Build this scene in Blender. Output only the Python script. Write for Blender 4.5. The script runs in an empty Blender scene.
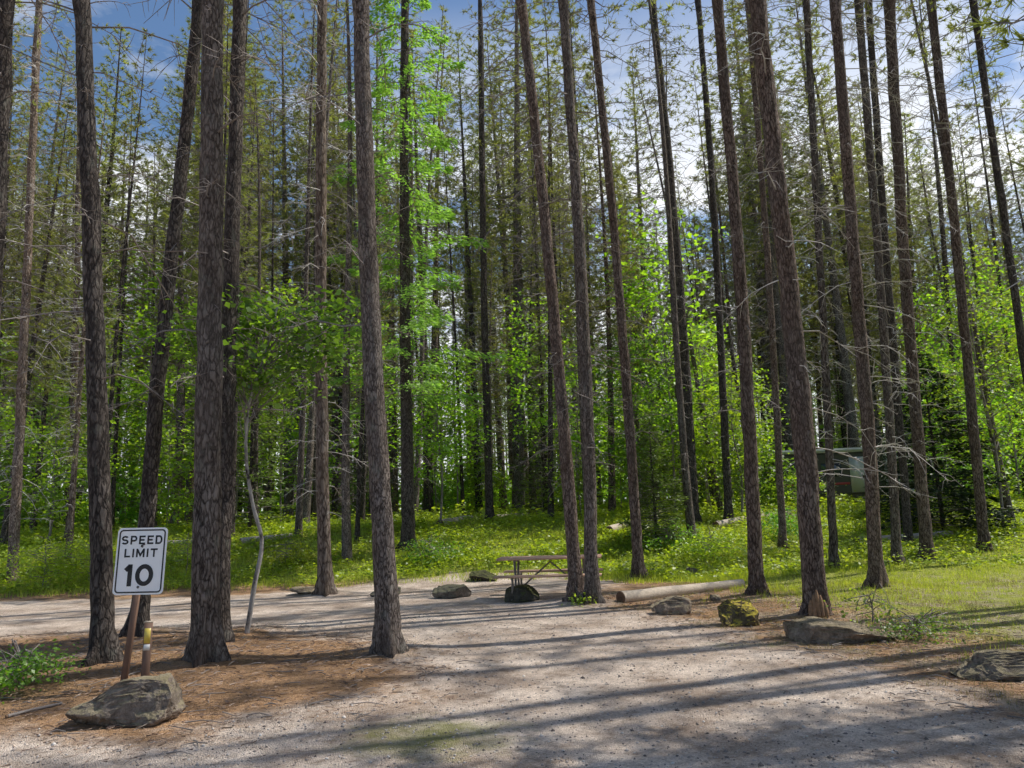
import bpy, bmesh, math, random
import numpy as np
from mathutils import Vector, Matrix

random.seed(11)
RNG = np.random.default_rng(5)
PI = math.pi
sc = bpy.context.scene
C = sc.collection

# ------------------------------------------------------------------ camera
FPX = 750.0
CAM = np.array([0.0, 0.0, 1.6])
pitch, roll = math.radians(9.9), math.radians(2.0)
r0 = np.array([1.0, 0, 0]); f0 = np.array([0, math.cos(pitch), math.sin(pitch)])
u0 = np.array([0, -math.sin(pitch), math.cos(pitch)])
RT = math.cos(roll) * r0 - math.sin(roll) * u0
UP = math.cos(roll) * u0 + math.sin(roll) * r0
FW = f0
cam_d = bpy.data.cameras.new('camera')
cam = bpy.data.objects.new('camera', cam_d); C.objects.link(cam)
cam_d.sensor_width = 36.0; cam_d.lens = 36.0 * FPX / 1024.0
cam_d.clip_start = 0.05; cam_d.clip_end = 2000
M = Matrix(((RT[0], UP[0], -FW[0], CAM[0]), (RT[1], UP[1], -FW[1], CAM[1]), (RT[2], UP[2], -FW[2], CAM[2]), (0, 0, 0, 1)))
cam.matrix_world = M
sc.camera = cam

# ------------------------------------------------------------------ terrain
def sstep(a, b, t):
    t = np.clip((t - a) / (b - a), 0, 1)
    return t * t * (3 - 2 * t)

def height(x, y):
    x = np.asarray(x, float); y = np.asarray(y, float)
    rt = sstep(2.0, 8.0, x)
    start = 18.3 - 3.6 * rt
    ln = 8.0 + 7.0 * rt
    s = (y - start) / ln
    t = np.clip(s, 0, 1)
    bank = 1.4 * t * t * (3 - 2 * t)
    far = 0.014 * np.maximum(0, y - 28) + 0.0006 * np.maximum(0, y - 60) ** 2
    bump = 0.035 * np.sin(x * 0.9 + 1.3 * np.sin(y * .5)) * np.sin(y * 0.8 + .7) + .015 * np.sin(2.3 * x + y) * np.cos(1.9 * y - x)
    bump = bump * (0.35 + 1.8 * t)
    isl = 0.10 * np.exp(-(((x + 4.2) / 3.2) ** 2 + ((y - 8.6) / 1.7) ** 2))
    out = bank + far + bump + isl
    for mx_, my_, ma in MOUNDS: out = out + ma * np.exp(-((x - mx_) ** 2 + (y - my_) ** 2) / .30)
    return out
MOUNDS = []

def hz(x, y): return float(height(x, y))

def ray(px, py):
    d = FW * FPX + RT * (px - 512) + UP * (384 - py)
    return d / np.linalg.norm(d)

def at(px, py):
    d = ray(px, py); t = 0.5; prev = t
    while t < 120:
        p = CAM + d * t
        if p[2] < hz(p[0], p[1]):
            a, b = prev, t
            for _ in range(30):
                m = (a + b) / 2; q = CAM + d * m
                if q[2] < hz(q[0], q[1]): b = m
                else: a = m
            return CAM + d * b
        prev = t; t += 0.08 + t * .004
    return CAM + d * 60

def at_y(px, py, Y):
    d = ray(px, py); return CAM + d * ((Y - CAM[1]) / d[1])

for q in ((103, 660), (206, 659), (389, 652), (326, 594), (577, 600), (592, 602), (639, 578), (757, 593), (816, 612), (877, 586), (247, 633), (219, 640), (138, 634)):
    p_ = at(*q); MOUNDS.append((p_[0], p_[1], .075))

# ------------------------------------------------------------------ mesh helpers
class MB:
    """collects vertices and faces (tris / quads) with material slots"""
    def __init__(s): s.v = []; s.f = []; s.m = []; s.n = 0
    def add(s, v, f, mi=0):
        v = np.asarray(v, float).reshape(-1, 3); f = np.asarray(f, int)
        s.v.append(v); s.f.append(f + s.n); s.m.append(np.full(len(f), mi, int)); s.n += len(v)
    def tube(s, pts, rad, sides=6, mi=0, cap=True, wob=0.0):
        P = np.asarray(pts, float); k = len(P)
        R = np.broadcast_to(np.asarray(rad, float), (k,))
        T = np.gradient(P, axis=0); T /= np.linalg.norm(T, axis=1)[:, None] + 1e-9
        ref = np.array([0.31, 0.95, 0.05]) if abs(T[:, 2]).mean() > .6 else np.array([0.05, 0.1, 1.0])
        A = np.cross(T, ref); A /= np.linalg.norm(A, axis=1)[:, None] + 1e-9
        B = np.cross(T, A)
        an = np.linspace(0, 2 * PI, sides, endpoint=False)
        ca, sa = np.cos(an), np.sin(an)
        rr = R[:, None] * np.ones(sides)
        if wob:
            rr = rr * (1 + wob * RNG.normal(size=(k, sides)))
        V = P[:, None, :] + A[:, None, :] * (rr * ca)[:, :, None] + B[:, None, :] * (rr * sa)[:, :, None]
        V = V.reshape(-1, 3)
        i = np.arange(k - 1)[:, None] * sides; j = np.arange(sides)[None, :]; j2 = (j + 1) % sides
        F = np.stack([i + j, i + j2, i + sides + j2, i + sides + j], -1).reshape(-1, 4)
        s.add(V, F, mi)
        if cap and sides > 3:
            for base, c in ((0, P[0]), ((k - 1) * sides, P[-1])):
                ring = V[base:base + sides]
                vv = np.vstack([ring, c[None]])
                ff = np.array([[q, (q + 1) % sides, sides] for q in range(sides)])
                if base == 0: ff = ff[:, ::-1]
                s.add(vv, ff, mi)
    def box(s, lo, hi, mi=0, mat=None):
        x0, y0, z0 = lo; x1, y1, z1 = hi
        v = np.array([[x0,y0,z0],[x1,y0,z0],[x1,y1,z0],[x0,y1,z0],[x0,y0,z1],[x1,y0,z1],[x1,y1,z1],[x0,y1,z1]], float)
        if mat is not None: v = v @ np.array(mat).T
        s.add(v, [[0,3,2,1],[4,5,6,7],[0,1,5,4],[1,2,6,5],[2,3,7,6],[3,0,4,7]], mi)
    def leaves(s, c, axis, nrm, length, width, mi=0, fold=0.0):
        """diamond leaves: c (n,3) base points, axis, nrm (n,3)"""
        n = len(c)
        axis = axis / (np.linalg.norm(axis, axis=1)[:, None] + 1e-9)
        side = np.cross(axis, nrm); side /= np.linalg.norm(side, axis=1)[:, None] + 1e-9
        up = np.cross(side, axis)
        L = np.broadcast_to(length, (n,))[:, None]; W = np.broadcast_to(width, (n,))[:, None]
        mid = c + axis * L * .45
        V = np.stack([c, mid + side * W * .5 + up * W * fold, c + axis * L, mid - side * W * .5 + up * W * fold], 1).reshape(-1, 3)
        i = np.arange(n)[:, None] * 4
        s.add(V, i + np.array([[0, 1, 2, 3]]), mi)
    def blades(s, c, axis, length, width, mi=0):
        n = len(c)
        axis = axis / (np.linalg.norm(axis, axis=1)[:, None] + 1e-9)
        rnd = RNG.normal(size=(n, 3))
        side = np.cross(axis, rnd); side /= np.linalg.norm(side, axis=1)[:, None] + 1e-9
        L = np.broadcast_to(length, (n,))[:, None]; W = np.broadcast_to(width, (n,))[:, None]
        V = np.stack([c - side * W * .5, c + side * W * .5, c + axis * L], 1).reshape(-1, 3)
        i = np.arange(n)[:, None] * 3
        s.add(V, i + np.array([[0, 1, 2]]), mi)
    def mesh(s, name, mats, smooth=False):
        me = bpy.data.meshes.new(name)
        V = np.vstack(s.v)
        me.vertices.add(len(V)); me.vertices.foreach_set('co', V.astype(np.float32).ravel())
        loops = np.concatenate([f.ravel() for f in s.f])
        tot = np.concatenate([np.full(len(f), f.shape[1]) for f in s.f])
        st = np.concatenate([[0], np.cumsum(tot)[:-1]])
        mi = np.concatenate(s.m)
        me.loops.add(len(loops)); me.loops.foreach_set('vertex_index', loops.astype(np.int32))
        me.polygons.add(len(tot)); me.polygons.foreach_set('loop_start', st.astype(np.int32))
        me.polygons.foreach_set('material_index', mi.astype(np.int32))
        if smooth: me.polygons.foreach_set('use_smooth', np.ones(len(tot), bool))
        for m in (mats if isinstance(mats, (list, tuple)) else [mats]): me.materials.append(m)
        me.update(calc_edges=True); me.validate()
        return me
    def build(s, name, mats, parent=None, smooth=False, loc=None):
        return link(name, s.mesh(name, mats, smooth), parent, loc)

def link(name, me, parent=None, loc=None):
    o = bpy.data.objects.new(name, me); C.objects.link(o)
    if parent: o.parent = parent
    if loc is not None: o.location = loc
    return o

def tag(o, label, cat, group=None):
    o['label'] = label; o['category'] = cat
    if group: o['group'] = group
    return o

def empty(name, loc, label, cat, group=None, rot=(0, 0, 0)):
    o = bpy.data.objects.new(name, None); C.objects.link(o)
    o.location = [float(q) for q in loc]; o.rotation_euler = rot; o.empty_display_size = .2
    return tag(o, label, cat, group)

def copy_tree(o, parent=None):
    c = o.copy(); C.objects.link(c)
    if parent: c.parent = parent
    for ch in list(o.children): copy_tree(ch, c)
    return c

def bez(pts, n):
    """smooth curve through points"""
    P = np.asarray(pts, float); k = len(P)
    t = np.linspace(0, k - 1, n); out = []
    for q in t:
        i = min(int(q), k - 2); f = q - i
        p0 = P[max(i - 1, 0)]; p1 = P[i]; p2 = P[i + 1]; p3 = P[min(i + 2, k - 1)]
        out.append(.5 * ((2 * p1) + (-p0 + p2) * f + (2 * p0 - 5 * p1 + 4 * p2 - p3) * f * f + (-p0 + 3 * p1 - 3 * p2 + p3) * f ** 3))
    return np.array(out)

# ------------------------------------------------------------------ materials
def new_mat(name):
    m = bpy.data.materials.new(name); m.use_nodes = True
    nt = m.node_tree; nt.nodes.clear()
    out = nt.nodes.new('ShaderNodeOutputMaterial')
    return m, nt, out

def N(nt, t, **kw):
    n = nt.nodes.new(t)
    for k, v in kw.items():
        if k.startswith('i_'):
            key = k[2:].replace('_', ' ')
            n.inputs[key].default_value = v
        else: setattr(n, k, v)
    return n

def ramp(nt, stops, fac=None, interp='LINEAR'):
    r = nt.nodes.new('ShaderNodeValToRGB'); r.color_ramp.interpolation = interp
    el = r.color_ramp.elements
    while len(el) < len(stops): el.new(.5)
    for e, (p, c) in zip(el, stops):
        e.position = p; e.color = (*c, 1) if len(c) == 3 else c
    if fac is not None: nt.links.new(fac, r.inputs[0])
    return r

def mixc(nt, fac, a, b, mode='MIX'):
    m = nt.nodes.new('ShaderNodeMix'); m.data_type = 'RGBA'; m.blend_type = mode
    for sock, val in ((m.inputs[0], fac), (m.inputs[6], a), (m.inputs[7], b)):
        if isinstance(val, (int, float)): sock.default_value = val
        elif isinstance(val, tuple): sock.default_value = (*val, 1) if len(val) == 3 else val
        else: nt.links.new(val, sock)
    return m.outputs[2]

def math_(nt, op, a, b=None, clamp=False):
    m = nt.nodes.new('ShaderNodeMath'); m.operation = op; m.use_clamp = clamp
    for s, v in zip(m.inputs, (a, b)):
        if v is None: continue
        if isinstance(v, (int, float)): s.default_value = v
        else: nt.links.new(v, s)
    return m.outputs[0]

def mapped(nt, scale=(1, 1, 1), coord='Object', seed_obj=False):
    tc = nt.nodes.new('ShaderNodeTexCoord'); mp = nt.nodes.new('ShaderNodeMapping')
    mp.inputs['Scale'].default_value = scale
    nt.links.new(tc.outputs[coord], mp.inputs[0])
    return mp.outputs[0]

def noise(nt, vec, scale, detail=4, rough=.55, dist=0):
    n = nt.nodes.new('ShaderNodeTexNoise'); n.inputs['Scale'].default_value = scale
    n.inputs['Detail'].default_value = detail; n.inputs['Roughness'].default_value = rough
    n.inputs['Distortion'].default_value = dist
    nt.links.new(vec, n.inputs['Vector']); return n.outputs['Fac']

def principled(nt, out, color, rough=.9, bump=None, bstr=.5, bdist=.02, spec=.2, metal=0):
    p = nt.nodes.new('ShaderNodeBsdfPrincipled')
    if isinstance(color, tuple): p.inputs['Base Color'].default_value = (*color, 1)
    else: nt.links.new(color, p.inputs['Base Color'])
    if isinstance(rough, (int, float)): p.inputs['Roughness'].default_value = rough
    else: nt.links.new(rough, p.inputs['Roughness'])
    p.inputs['Specular IOR Level'].default_value = spec
    p.inputs['Metallic'].default_value = metal
    if bump is not None:
        b = nt.nodes.new('ShaderNodeBump'); b.inputs['Strength'].default_value = bstr; b.inputs['Distance'].default_value = bdist
        nt.links.new(bump, b.inputs['Height']); nt.links.new(b.outputs[0], p.inputs['Normal'])
    nt.links.new(p.outputs[0], out.inputs[0]); return p

def bark_mat(name, dark, mid, light, plate=22, lichen=0.0):
    m, nt, out = new_mat(name)
    v0 = mapped(nt, (1, 1, .30))
    oi = nt.nodes.new('ShaderNodeObjectInfo')
    vs_ = nt.nodes.new('ShaderNodeVectorMath'); vs_.operation = 'SCALE'; nt.links.new(v0, vs_.inputs[0])
    nt.links.new(math_(nt, 'ADD', math_(nt, 'MULTIPLY', oi.outputs['Random'], .75), .62), vs_.inputs['Scale']); v = vs_.outputs[0]
    n1 = noise(nt, v, plate * 1.6, 6, .7, .8); n0 = noise(nt, v, plate * .55, 4, .6, .4)
    vo = N(nt, 'ShaderNodeTexVoronoi', feature='DISTANCE_TO_EDGE'); vo.inputs['Scale'].default_value = plate * 1.25
    dv = nt.nodes.new('ShaderNodeVectorMath'); dv.operation = 'ADD'
    nn = nt.nodes.new('ShaderNodeTexNoise'); nn.inputs['Scale'].default_value = plate; nn.inputs['Detail'].default_value = 4; nt.links.new(v, nn.inputs['Vector'])
    sc_ = nt.nodes.new('ShaderNodeVectorMath'); sc_.operation = 'SCALE'; sc_.inputs['Scale'].default_value = .09
    nt.links.new(nn.outputs['Color'], sc_.inputs[0]); nt.links.new(v, dv.inputs[0]); nt.links.new(sc_.outputs[0], dv.inputs[1])
    nt.links.new(dv.outputs[0], vo.inputs['Vector'])
    crack = math_(nt, 'MULTIPLY', vo.outputs['Distance'], 5.0, True)
    h = math_(nt, 'ADD', math_(nt, 'ADD', math_(nt, 'MULTIPLY', n1, .46), math_(nt, 'MULTIPLY', n0, .34)), math_(nt, 'MULTIPLY', crack, .22))
    base = ramp(nt, [(.38, dark), (.55, mid), (.74, light)], h).outputs[0]
    v2 = mapped(nt, (1, 1, .5))
    big = noise(nt, v2, 1.7, 4)
    base = mixc(nt, math_(nt, 'MULTIPLY', ramp(nt, [(.42, (0, 0, 0)), (.62, (1, 1, 1))], big).outputs[0], .5), base, tuple(c * .62 for c in mid))
    if lichen:
        li = ramp(nt, [(.58, (0, 0, 0)), (.68, (1, 1, 1))], noise(nt, v2, 9, 5)).outputs[0]
        base = mixc(nt, math_(nt, 'MULTIPLY', li, lichen), base, (.34, .35, .29))
    hv = nt.nodes.new('ShaderNodeHueSaturation'); nt.links.new(base, hv.inputs['Color'])
    nt.links.new(math_(nt, 'ADD', math_(nt, 'MULTIPLY', oi.outputs['Random'], .4), .68), hv.inputs['Value'])
    hv.inputs['Saturation'].default_value = 1.0
    nt.links.new(math_(nt, 'ADD', math_(nt, 'MULTIPLY', noise(nt, v2, .8, 2), 1.2), .35), hv.inputs['Saturation'])
    principled(nt, out, hv.outputs[0], .92, h, 1.0, .045)
    return m

def leaf_mat(name, dark, light, trans=.5, tcol=None, rough=.5, dry=None, gl=.06):
    m, nt, out = new_mat(name)
    g = nt.nodes.new('ShaderNodeNewGeometry'); oi = nt.nodes.new('ShaderNodeObjectInfo')
    tc = nt.nodes.new('ShaderNodeTexCoord')
    nz = noise(nt, tc.outputs['Object'], .9, 3)
    f = math_(nt, 'ADD', math_(nt, 'MULTIPLY', g.outputs['Random Per Island'], .55), math_(nt, 'MULTIPLY', nz, .45))
    stops = [(.12, dark), (.85, light)]
    if dry: stops = [(.1, dark), (.75, light), (.9, dry)]
    col = ramp(nt, stops, f).outputs[0]
    hv = nt.nodes.new('ShaderNodeHueSaturation'); nt.links.new(col, hv.inputs['Color'])
    nt.links.new(math_(nt, 'ADD', math_(nt, 'MULTIPLY', oi.outputs['Random'], .6), .7), hv.inputs['Value'])
    nt.links.new(math_(nt, 'ADD', math_(nt, 'MULTIPLY', oi.outputs['Random'], .03), .485), hv.inputs['Hue'])
    d = nt.nodes.new('ShaderNodeBsdfDiffuse'); t = nt.nodes.new('ShaderNodeBsdfTranslucent')
    nt.links.new(hv.outputs[0], d.inputs[0])
    tcn = mixc(nt, 1.0, hv.outputs[0], tcol or (1.5, 1.6, .7), 'MULTIPLY')
    nt.links.new(tcn, t.inputs[0])
    mx = nt.nodes.new('ShaderNodeMixShader'); mx.inputs[0].default_value = trans
    nt.links.new(d.outputs[0], mx.inputs[1]); nt.links.new(t.outputs[0], mx.inputs[2])
    gs = nt.nodes.new('ShaderNodeBsdfGlossy'); gs.inputs['Roughness'].default_value = rough
    mx2 = nt.nodes.new('ShaderNodeMixShader'); mx2.inputs[0].default_value = gl
    nt.links.new(mx.outputs[0], mx2.inputs[1]); nt.links.new(gs.outputs[0], mx2.inputs[2])
    nt.links.new(mx2.outputs[0], out.inputs[0])
    return m

def plain(name, col, rough=.6, var=.25, scale=14, bump=.3, spec=.3, metal=0, stretch=(1, 1, 1)):
    m, nt, out = new_mat(name)
    v = mapped(nt, stretch)
    n = noise(nt, v, scale, 5, .6)
    c = ramp(nt, [(.25, tuple(q * (1 - var) for q in col)), (.75, tuple(min(1, q * (1 + var)) for q in col))], n).outputs[0]
    principled(nt, out, c, rough, n, bump, .01, spec, metal)
    return m

def rock_mat(name, dark, light, moss=None, mossamt=.5):
    m, nt, out = new_mat(name)
    v = mapped(nt)
    n1 = noise(nt, v, 7, 8, .7, .3); n2 = noise(nt, v, 34, 5, .7)
    h = math_(nt, 'ADD', math_(nt, 'MULTIPLY', n1, .65), math_(nt, 'MULTIPLY', n2, .35))
    c = ramp(nt, [(.32, dark), (.5, tuple((a + b) / 2 for a, b in zip(dark, light))), (.66, light)], h).outputs[0]
    g = nt.nodes.new('ShaderNodeNewGeometry'); sx = nt.nodes.new('ShaderNodeSeparateXYZ'); nt.links.new(g.outputs['Normal'], sx.inputs[0])
    if moss:
        up = math_(nt, 'ADD', math_(nt, 'MULTIPLY', sx.outputs[2], .6), math_(nt, 'SUBTRACT', noise(nt, v, 5, 5, .65), .35))
        f = ramp(nt, [(.38, (0, 0, 0)), (.55, (1, 1, 1))], up).outputs[0]
        c = mixc(nt, math_(nt, 'MULTIPLY', f, mossamt), c, moss)
    principled(nt, out, c, .95, h, 1.0, .05, .15)
    return m

MAT = {}
MAT['bark_grey'] = bark_mat('bark_grey', (.04, .03, .025), (.185, .148, .126), (.38, .325, .285), 20, .25)
MAT['bark_brown'] = bark_mat('bark_brown', (.042, .028, .021), (.19, .136, .11), (.40, .315, .265), 20, .12)
MAT['bark_dark'] = bark_mat('bark_dark', (.022, .017, .015), (.09, .073, .064), (.23, .195, .17), 18, .2)
MAT['bark_pale'] = bark_mat('bark_pale', (.06, .04, .03), (.24, .18, .14), (.45, .38, .32), 16, .1)
MAT['twig'] = plain('twig', (.24, .21, .19), .9, .5, 5)
MAT['twig_pale'] = plain('twig_pale', (.45, .42, .39), .9, .3, 5)
MAT['needle'] = leaf_mat('needle', (.11, .135, .04), (.38, .40, .12), .52, (1.45, 1.45, .75), gl=.05)
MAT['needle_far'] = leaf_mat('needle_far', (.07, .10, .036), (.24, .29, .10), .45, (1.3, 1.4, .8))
MAT['larch'] = leaf_mat('larch', (.14, .22, .04), (.34, .48, .11), .55, (1.3, 1.5, .7))
MAT['fir'] = leaf_mat('fir', (.014, .034, .012), (.05, .09, .025), .2, (1.3, 1.4, .7))
MAT['fir_young'] = leaf_mat('fir_young', (.07, .13, .02), (.22, .32, .06), .4, (1.3, 1.4, .7))
MAT['leaf'] = leaf_mat('leaf', (.10, .20, .014), (.33, .50, .05), .6, (1.75, 1.7, .65))
MAT['leaf_deep'] = leaf_mat('leaf_deep', (.05, .13, .014), (.20, .36, .04), .52, (1.6, 1.7, .6))
MAT['leaf_maple'] = leaf_mat('leaf_maple', (.035, .10, .012), (.25, .44, .045), .55, (1.5, 1.5, .6))
MAT['cover'] = leaf_mat('cover', (.14, .24, .016), (.44, .56, .055), .55, (1.7, 1.6, .65))
MAT['grass'] = leaf_mat('grass', (.17, .25, .022), (.46, .52, .07), .52, (1.55, 1.45, .65), dry=(.42, .36, .17))
MAT['dry_grass'] = leaf_mat('dry_grass', (.20, .20, .05), (.46, .38, .17), .35, (1.2, 1.15, .8))
MAT['moss'] = plain('moss', (.12, .15, .03), .95, .5, 30)

# ------------------------------------------------------------------ ground + gravel
def world_poly(pp): return np.array([at(*p)[:2] for p in pp])
far_edge = [(-330, 612), (-120, 607), (0, 602), (120, 599), (240, 596), (330, 588), (400, 579), (470, 571), (540, 571), (590, 577), (612, 583)]
near_edge = [(600, 594), (612, 607), (660, 617), (715, 629), (760, 641), (812, 652), (880, 668), (950, 690), (1024, 712)]
P_out = np.vstack([world_poly(far_edge), world_poly(near_edge), [[6.5, 3.2], [9, 2], [16, 0], [16, -14], [-16, -14], [-16, 6.2]]])
isl_px = [(-260, 650), (-100, 641), (0, 637), (90, 634), (190, 630), (290, 630), (360, 640), (410, 655), (432, 672), (410, 695), (330, 706), (250, 718), (190, 738), (80, 742), (-60, 738), (-160, 735)]
P_isl = world_poly(isl_px)
P_isl = np.vstack([P_isl, [[-16, 5.8], [-16, 9.2]]])

def poly_sd(poly, X, Y):
    """signed distance, positive inside"""
    n = len(poly); d = np.full(X.shape, 1e9); ins = np.zeros(X.shape, bool)
    for i in range(n):
        a, b = poly[i], poly[(i + 1) % n]
        ex, ey = b - a; wx, wy = X - a[0], Y - a[1]
        t = np.clip((wx * ex + wy * ey) / (ex * ex + ey * ey + 1e-12), 0, 1)
        d = np.minimum(d, np.hypot(wx - ex * t, wy - ey * t))
        c = ((a[1] > Y) != (b[1] > Y)) & (X < (b[0] - a[0]) * (Y - a[1]) / (b[1] - a[1] + 1e-12) + a[0])
        ins ^= c
    return np.where(ins, d, -d)

def wob(x, y):
    return .10 * np.sin(3.1 * x + 1.7 * np.sin(2.2 * y)) + .08 * np.sin(4.7 * y + 2.1 * np.sin(1.9 * x)) + .05 * np.sin(11 * x + 7 * y) + .04 * np.sin(9 * y - 13 * x)

def gravel_sd(x, y):
    return np.minimum(poly_sd(P_out, x, y), -poly_sd(P_isl, x, y)) + wob(x, y)

def grass_w(x, y):
    """how grassy the ground is"""
    rt = sstep(3.0, 6.4, x + .12 * (y - 12)) * sstep(6.2, 8.0, y + .35 * x)
    bank = sstep(18.6, 20.2, y + 2.2 * sstep(.5, 3.5, x))
    return np.clip(np.maximum(rt * .9, bank), 0, 1)

def grid_axis(lo, hi, fine_lo, fine_hi, step):
    core = np.arange(fine_lo, fine_hi + 1e-6, step)
    a = [fine_lo]; s = step
    while a[-1] > lo: s *= 1.25; a.append(a[-1] - s)
    b = [fine_hi]; s = step
    while b[-1] < hi: s *= 1.25; b.append(b[-1] + s)
    return np.concatenate([np.array(a[1:])[::-1], core, np.array(b[1:])])

gx = grid_axis(-600, 600, -16, 15, .14); gy = grid_axis(-60, 900, 2, 27, .14)
GX, GY = np.meshgrid(gx, gy)
GZ = height(GX, np.minimum(GY, 90)); 
nx, ny = len(gx), len(gy)
idx = np.arange(nx * ny).reshape(ny, nx)
quads = np.stack([idx[:-1, :-1], idx[:-1, 1:], idx[1:, 1:], idx[1:, :-1]], -1).reshape(-1, 4)

def add_attr(me, name, arr):
    a = me.attributes.new(name, 'FLOAT', 'POINT'); a.data.foreach_set('value', arr.astype(np.float32).ravel())

def attr(nt, name):
    a = nt.nodes.new('ShaderNodeAttribute'); a.attribute_name = name; return a.outputs['Fac']

def gravel_color(nt, v):
    n1 = noise(nt, v, 95, 4, .75); n2 = noise(nt, v, 1.1, 5, .6); n3 = noise(nt, v, 9, 4, .6)
    vo = N(nt, 'ShaderNodeTexVoronoi'); vo.inputs['Scale'].default_value = 80; nt.links.new(v, vo.inputs['Vector'])
    sep = nt.nodes.new('ShaderNodeSeparateColor'); nt.links.new(vo.outputs['Color'], sep.inputs[0])
    stone = ramp(nt, [(0, (.18, .155, .14)), (.35, (.36, .32, .30)), (.7, (.50, .46, .435)), (1, (.70, .67, .645))], sep.outputs[0]).outputs[0]
    fine = ramp(nt, [(.3, (.27, .23, .205)), (.5, (.43, .385, .355)), (.7, (.60, .56, .525))], n1).outputs[0]
    c = mixc(nt, .62, stone, fine)
    tint = ramp(nt, [(.36, (1.04, .89, .75)), (.64, (1.92, 1.79, 1.62))], n2).outputs[0]
    c = mixc(nt, 1.0, c, tint, 'MULTIPLY')
    deb = ramp(nt, [(.50, (0, 0, 0)), (.66, (1, 1, 1))], math_(nt, 'ADD', math_(nt, 'MULTIPLY', n3, .6), math_(nt, 'MULTIPLY', noise(nt, v, 1.9, 5, .65), .42))).outputs[0]
    c = mixc(nt, math_(nt, 'MULTIPLY', deb, .62), c, (.22, .15, .10))
    h = math_(nt, 'ADD', math_(nt, 'MULTIPLY', n1, .5), math_(nt, 'MULTIPLY', vo.outputs['Distance'], -.9))
    return c, h

def duff_color(nt, v):
    n1 = noise(nt, v, 60, 5, .75, 1.2); n2 = noise(nt, v, 2.2, 5, .65); n3 = noise(nt, v, 17, 5, .7, .6)
    c = ramp(nt, [(.28, (.14, .08, .045)), (.45, (.36, .225, .13)), (.6, (.58, .40, .25)), (.78, (.76, .60, .43))], n1).outputs[0]
    c2 = ramp(nt, [(.4, (.18, .115, .07)), (.62, (.60, .40, .25))], n3).outputs[0]
    c = mixc(nt, .45, c, c2)
    tint = ramp(nt, [(.33, (.66, .62, .56)), (.62, (1.12, 1.04, .95))], n2).outputs[0]
    return mixc(nt, 1.0, c, tint, 'MULTIPLY'), math_(nt, 'ADD', n1, n3)

def ground_mat():
    m, nt, out = new_mat('forest_floor')
    v = mapped(nt)
    dc, dh = duff_color(nt, v); gc, gh = gravel_color(nt, v)
    edge = math_(nt, 'ADD', attr(nt, 'gravel'), math_(nt, 'MULTIPLY', math_(nt, 'SUBTRACT', noise(nt, v, 4, 7, .72), .5), 1.5))
    ef = ramp(nt, [(.25, (0, 0, 0)), (.8, (1, 1, 1))], edge).outputs[0]
    c = mixc(nt, ef, dc, gc)
    gn = noise(nt, v, 3.5, 6, .7)
    gcol = ramp(nt, [(.3, (.14, .20, .02)), (.5, (.31, .38, .05)), (.7, (.50, .48, .17))], noise(nt, v, 26, 5, .75)).outputs[0]
    gf = ramp(nt, [(.42, (0, 0, 0)), (.7, (1, 1, 1))], math_(nt, 'ADD', math_(nt, 'MULTIPLY', attr(nt, 'grassy'), .62), math_(nt, 'MULTIPLY', gn, .35))).outputs[0]
    sand = ramp(nt, [(.46, (0, 0, 0)), (.60, (1, 1, 1))], noise(nt, v, 1.6, 7, .68)).outputs[0]
    sfade = math_(nt, 'MULTIPLY', sand, attr(nt, 'sandy'))
    c = mixc(nt, math_(nt, 'MULTIPLY', gf, .85), c, gcol)
    c = mixc(nt, math_(nt, 'MULTIPLY', sfade, .8), c, ramp(nt, [(.3, (.26, .20, .14)), (.7, (.58, .49, .38))], noise(nt, v, 40, 5, .75)).outputs[0])
    h = math_(nt, 'ADD', dh, gh)
    principled(nt, out, c, .96, h, .8, .03, .1)
    return m

def gravel_mat():
    m, nt, out = new_mat('gravel')
    v = mapped(nt)
    gc, gh = gravel_color(nt, v); dc, dh = duff_color(nt, v)
    edge = math_(nt, 'ADD', attr(nt, 'gravel'), math_(nt, 'MULTIPLY', math_(nt, 'SUBTRACT', noise(nt, v, 4, 7, .72), .5), 1.5))
    ef = ramp(nt, [(.25, (0, 0, 0)), (.8, (1, 1, 1))], edge).outputs[0]
    c = mixc(nt, ef, dc, gc)
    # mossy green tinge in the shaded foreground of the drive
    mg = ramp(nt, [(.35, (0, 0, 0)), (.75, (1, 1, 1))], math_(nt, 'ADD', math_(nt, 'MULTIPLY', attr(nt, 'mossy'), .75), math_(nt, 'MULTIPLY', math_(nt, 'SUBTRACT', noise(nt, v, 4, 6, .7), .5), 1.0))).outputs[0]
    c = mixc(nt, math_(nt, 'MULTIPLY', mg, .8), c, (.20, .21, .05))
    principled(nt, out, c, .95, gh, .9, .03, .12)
    return m

g = MB(); g.add(np.stack([GX, GY, GZ], -1).reshape(-1, 3), quads)
SD = gravel_sd(GX, np.clip(GY, -60, 60))
go = g.build('ground', ground_mat(), smooth=True)
add_attr(go.data, 'gravel', sstep(-1.0, .8, SD)); add_attr(go.data, 'grassy', grass_w(GX, GY)); add_attr(go.data, 'sandy', (1 - sstep(14, 18, GY)) * sstep(1, 3, GX))
go['kind'] = 'structure'

# gravel sheet 4 mm above the forest floor
rx = np.arange(-16, 12.01, .1); ry = np.arange(-8, 21.01, .1)
RX, RY = np.meshgrid(rx, ry); RS = gravel_sd(RX, RY)
keep = RS > 0
ridx = np.arange(RX.size).reshape(RX.shape)
rq = np.stack([ridx[:-1, :-1], ridx[:-1, 1:], ridx[1:, 1:], ridx[1:, :-1]], -1).reshape(-1, 4)
rq = rq[keep.ravel()[rq].all(1)]
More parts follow.
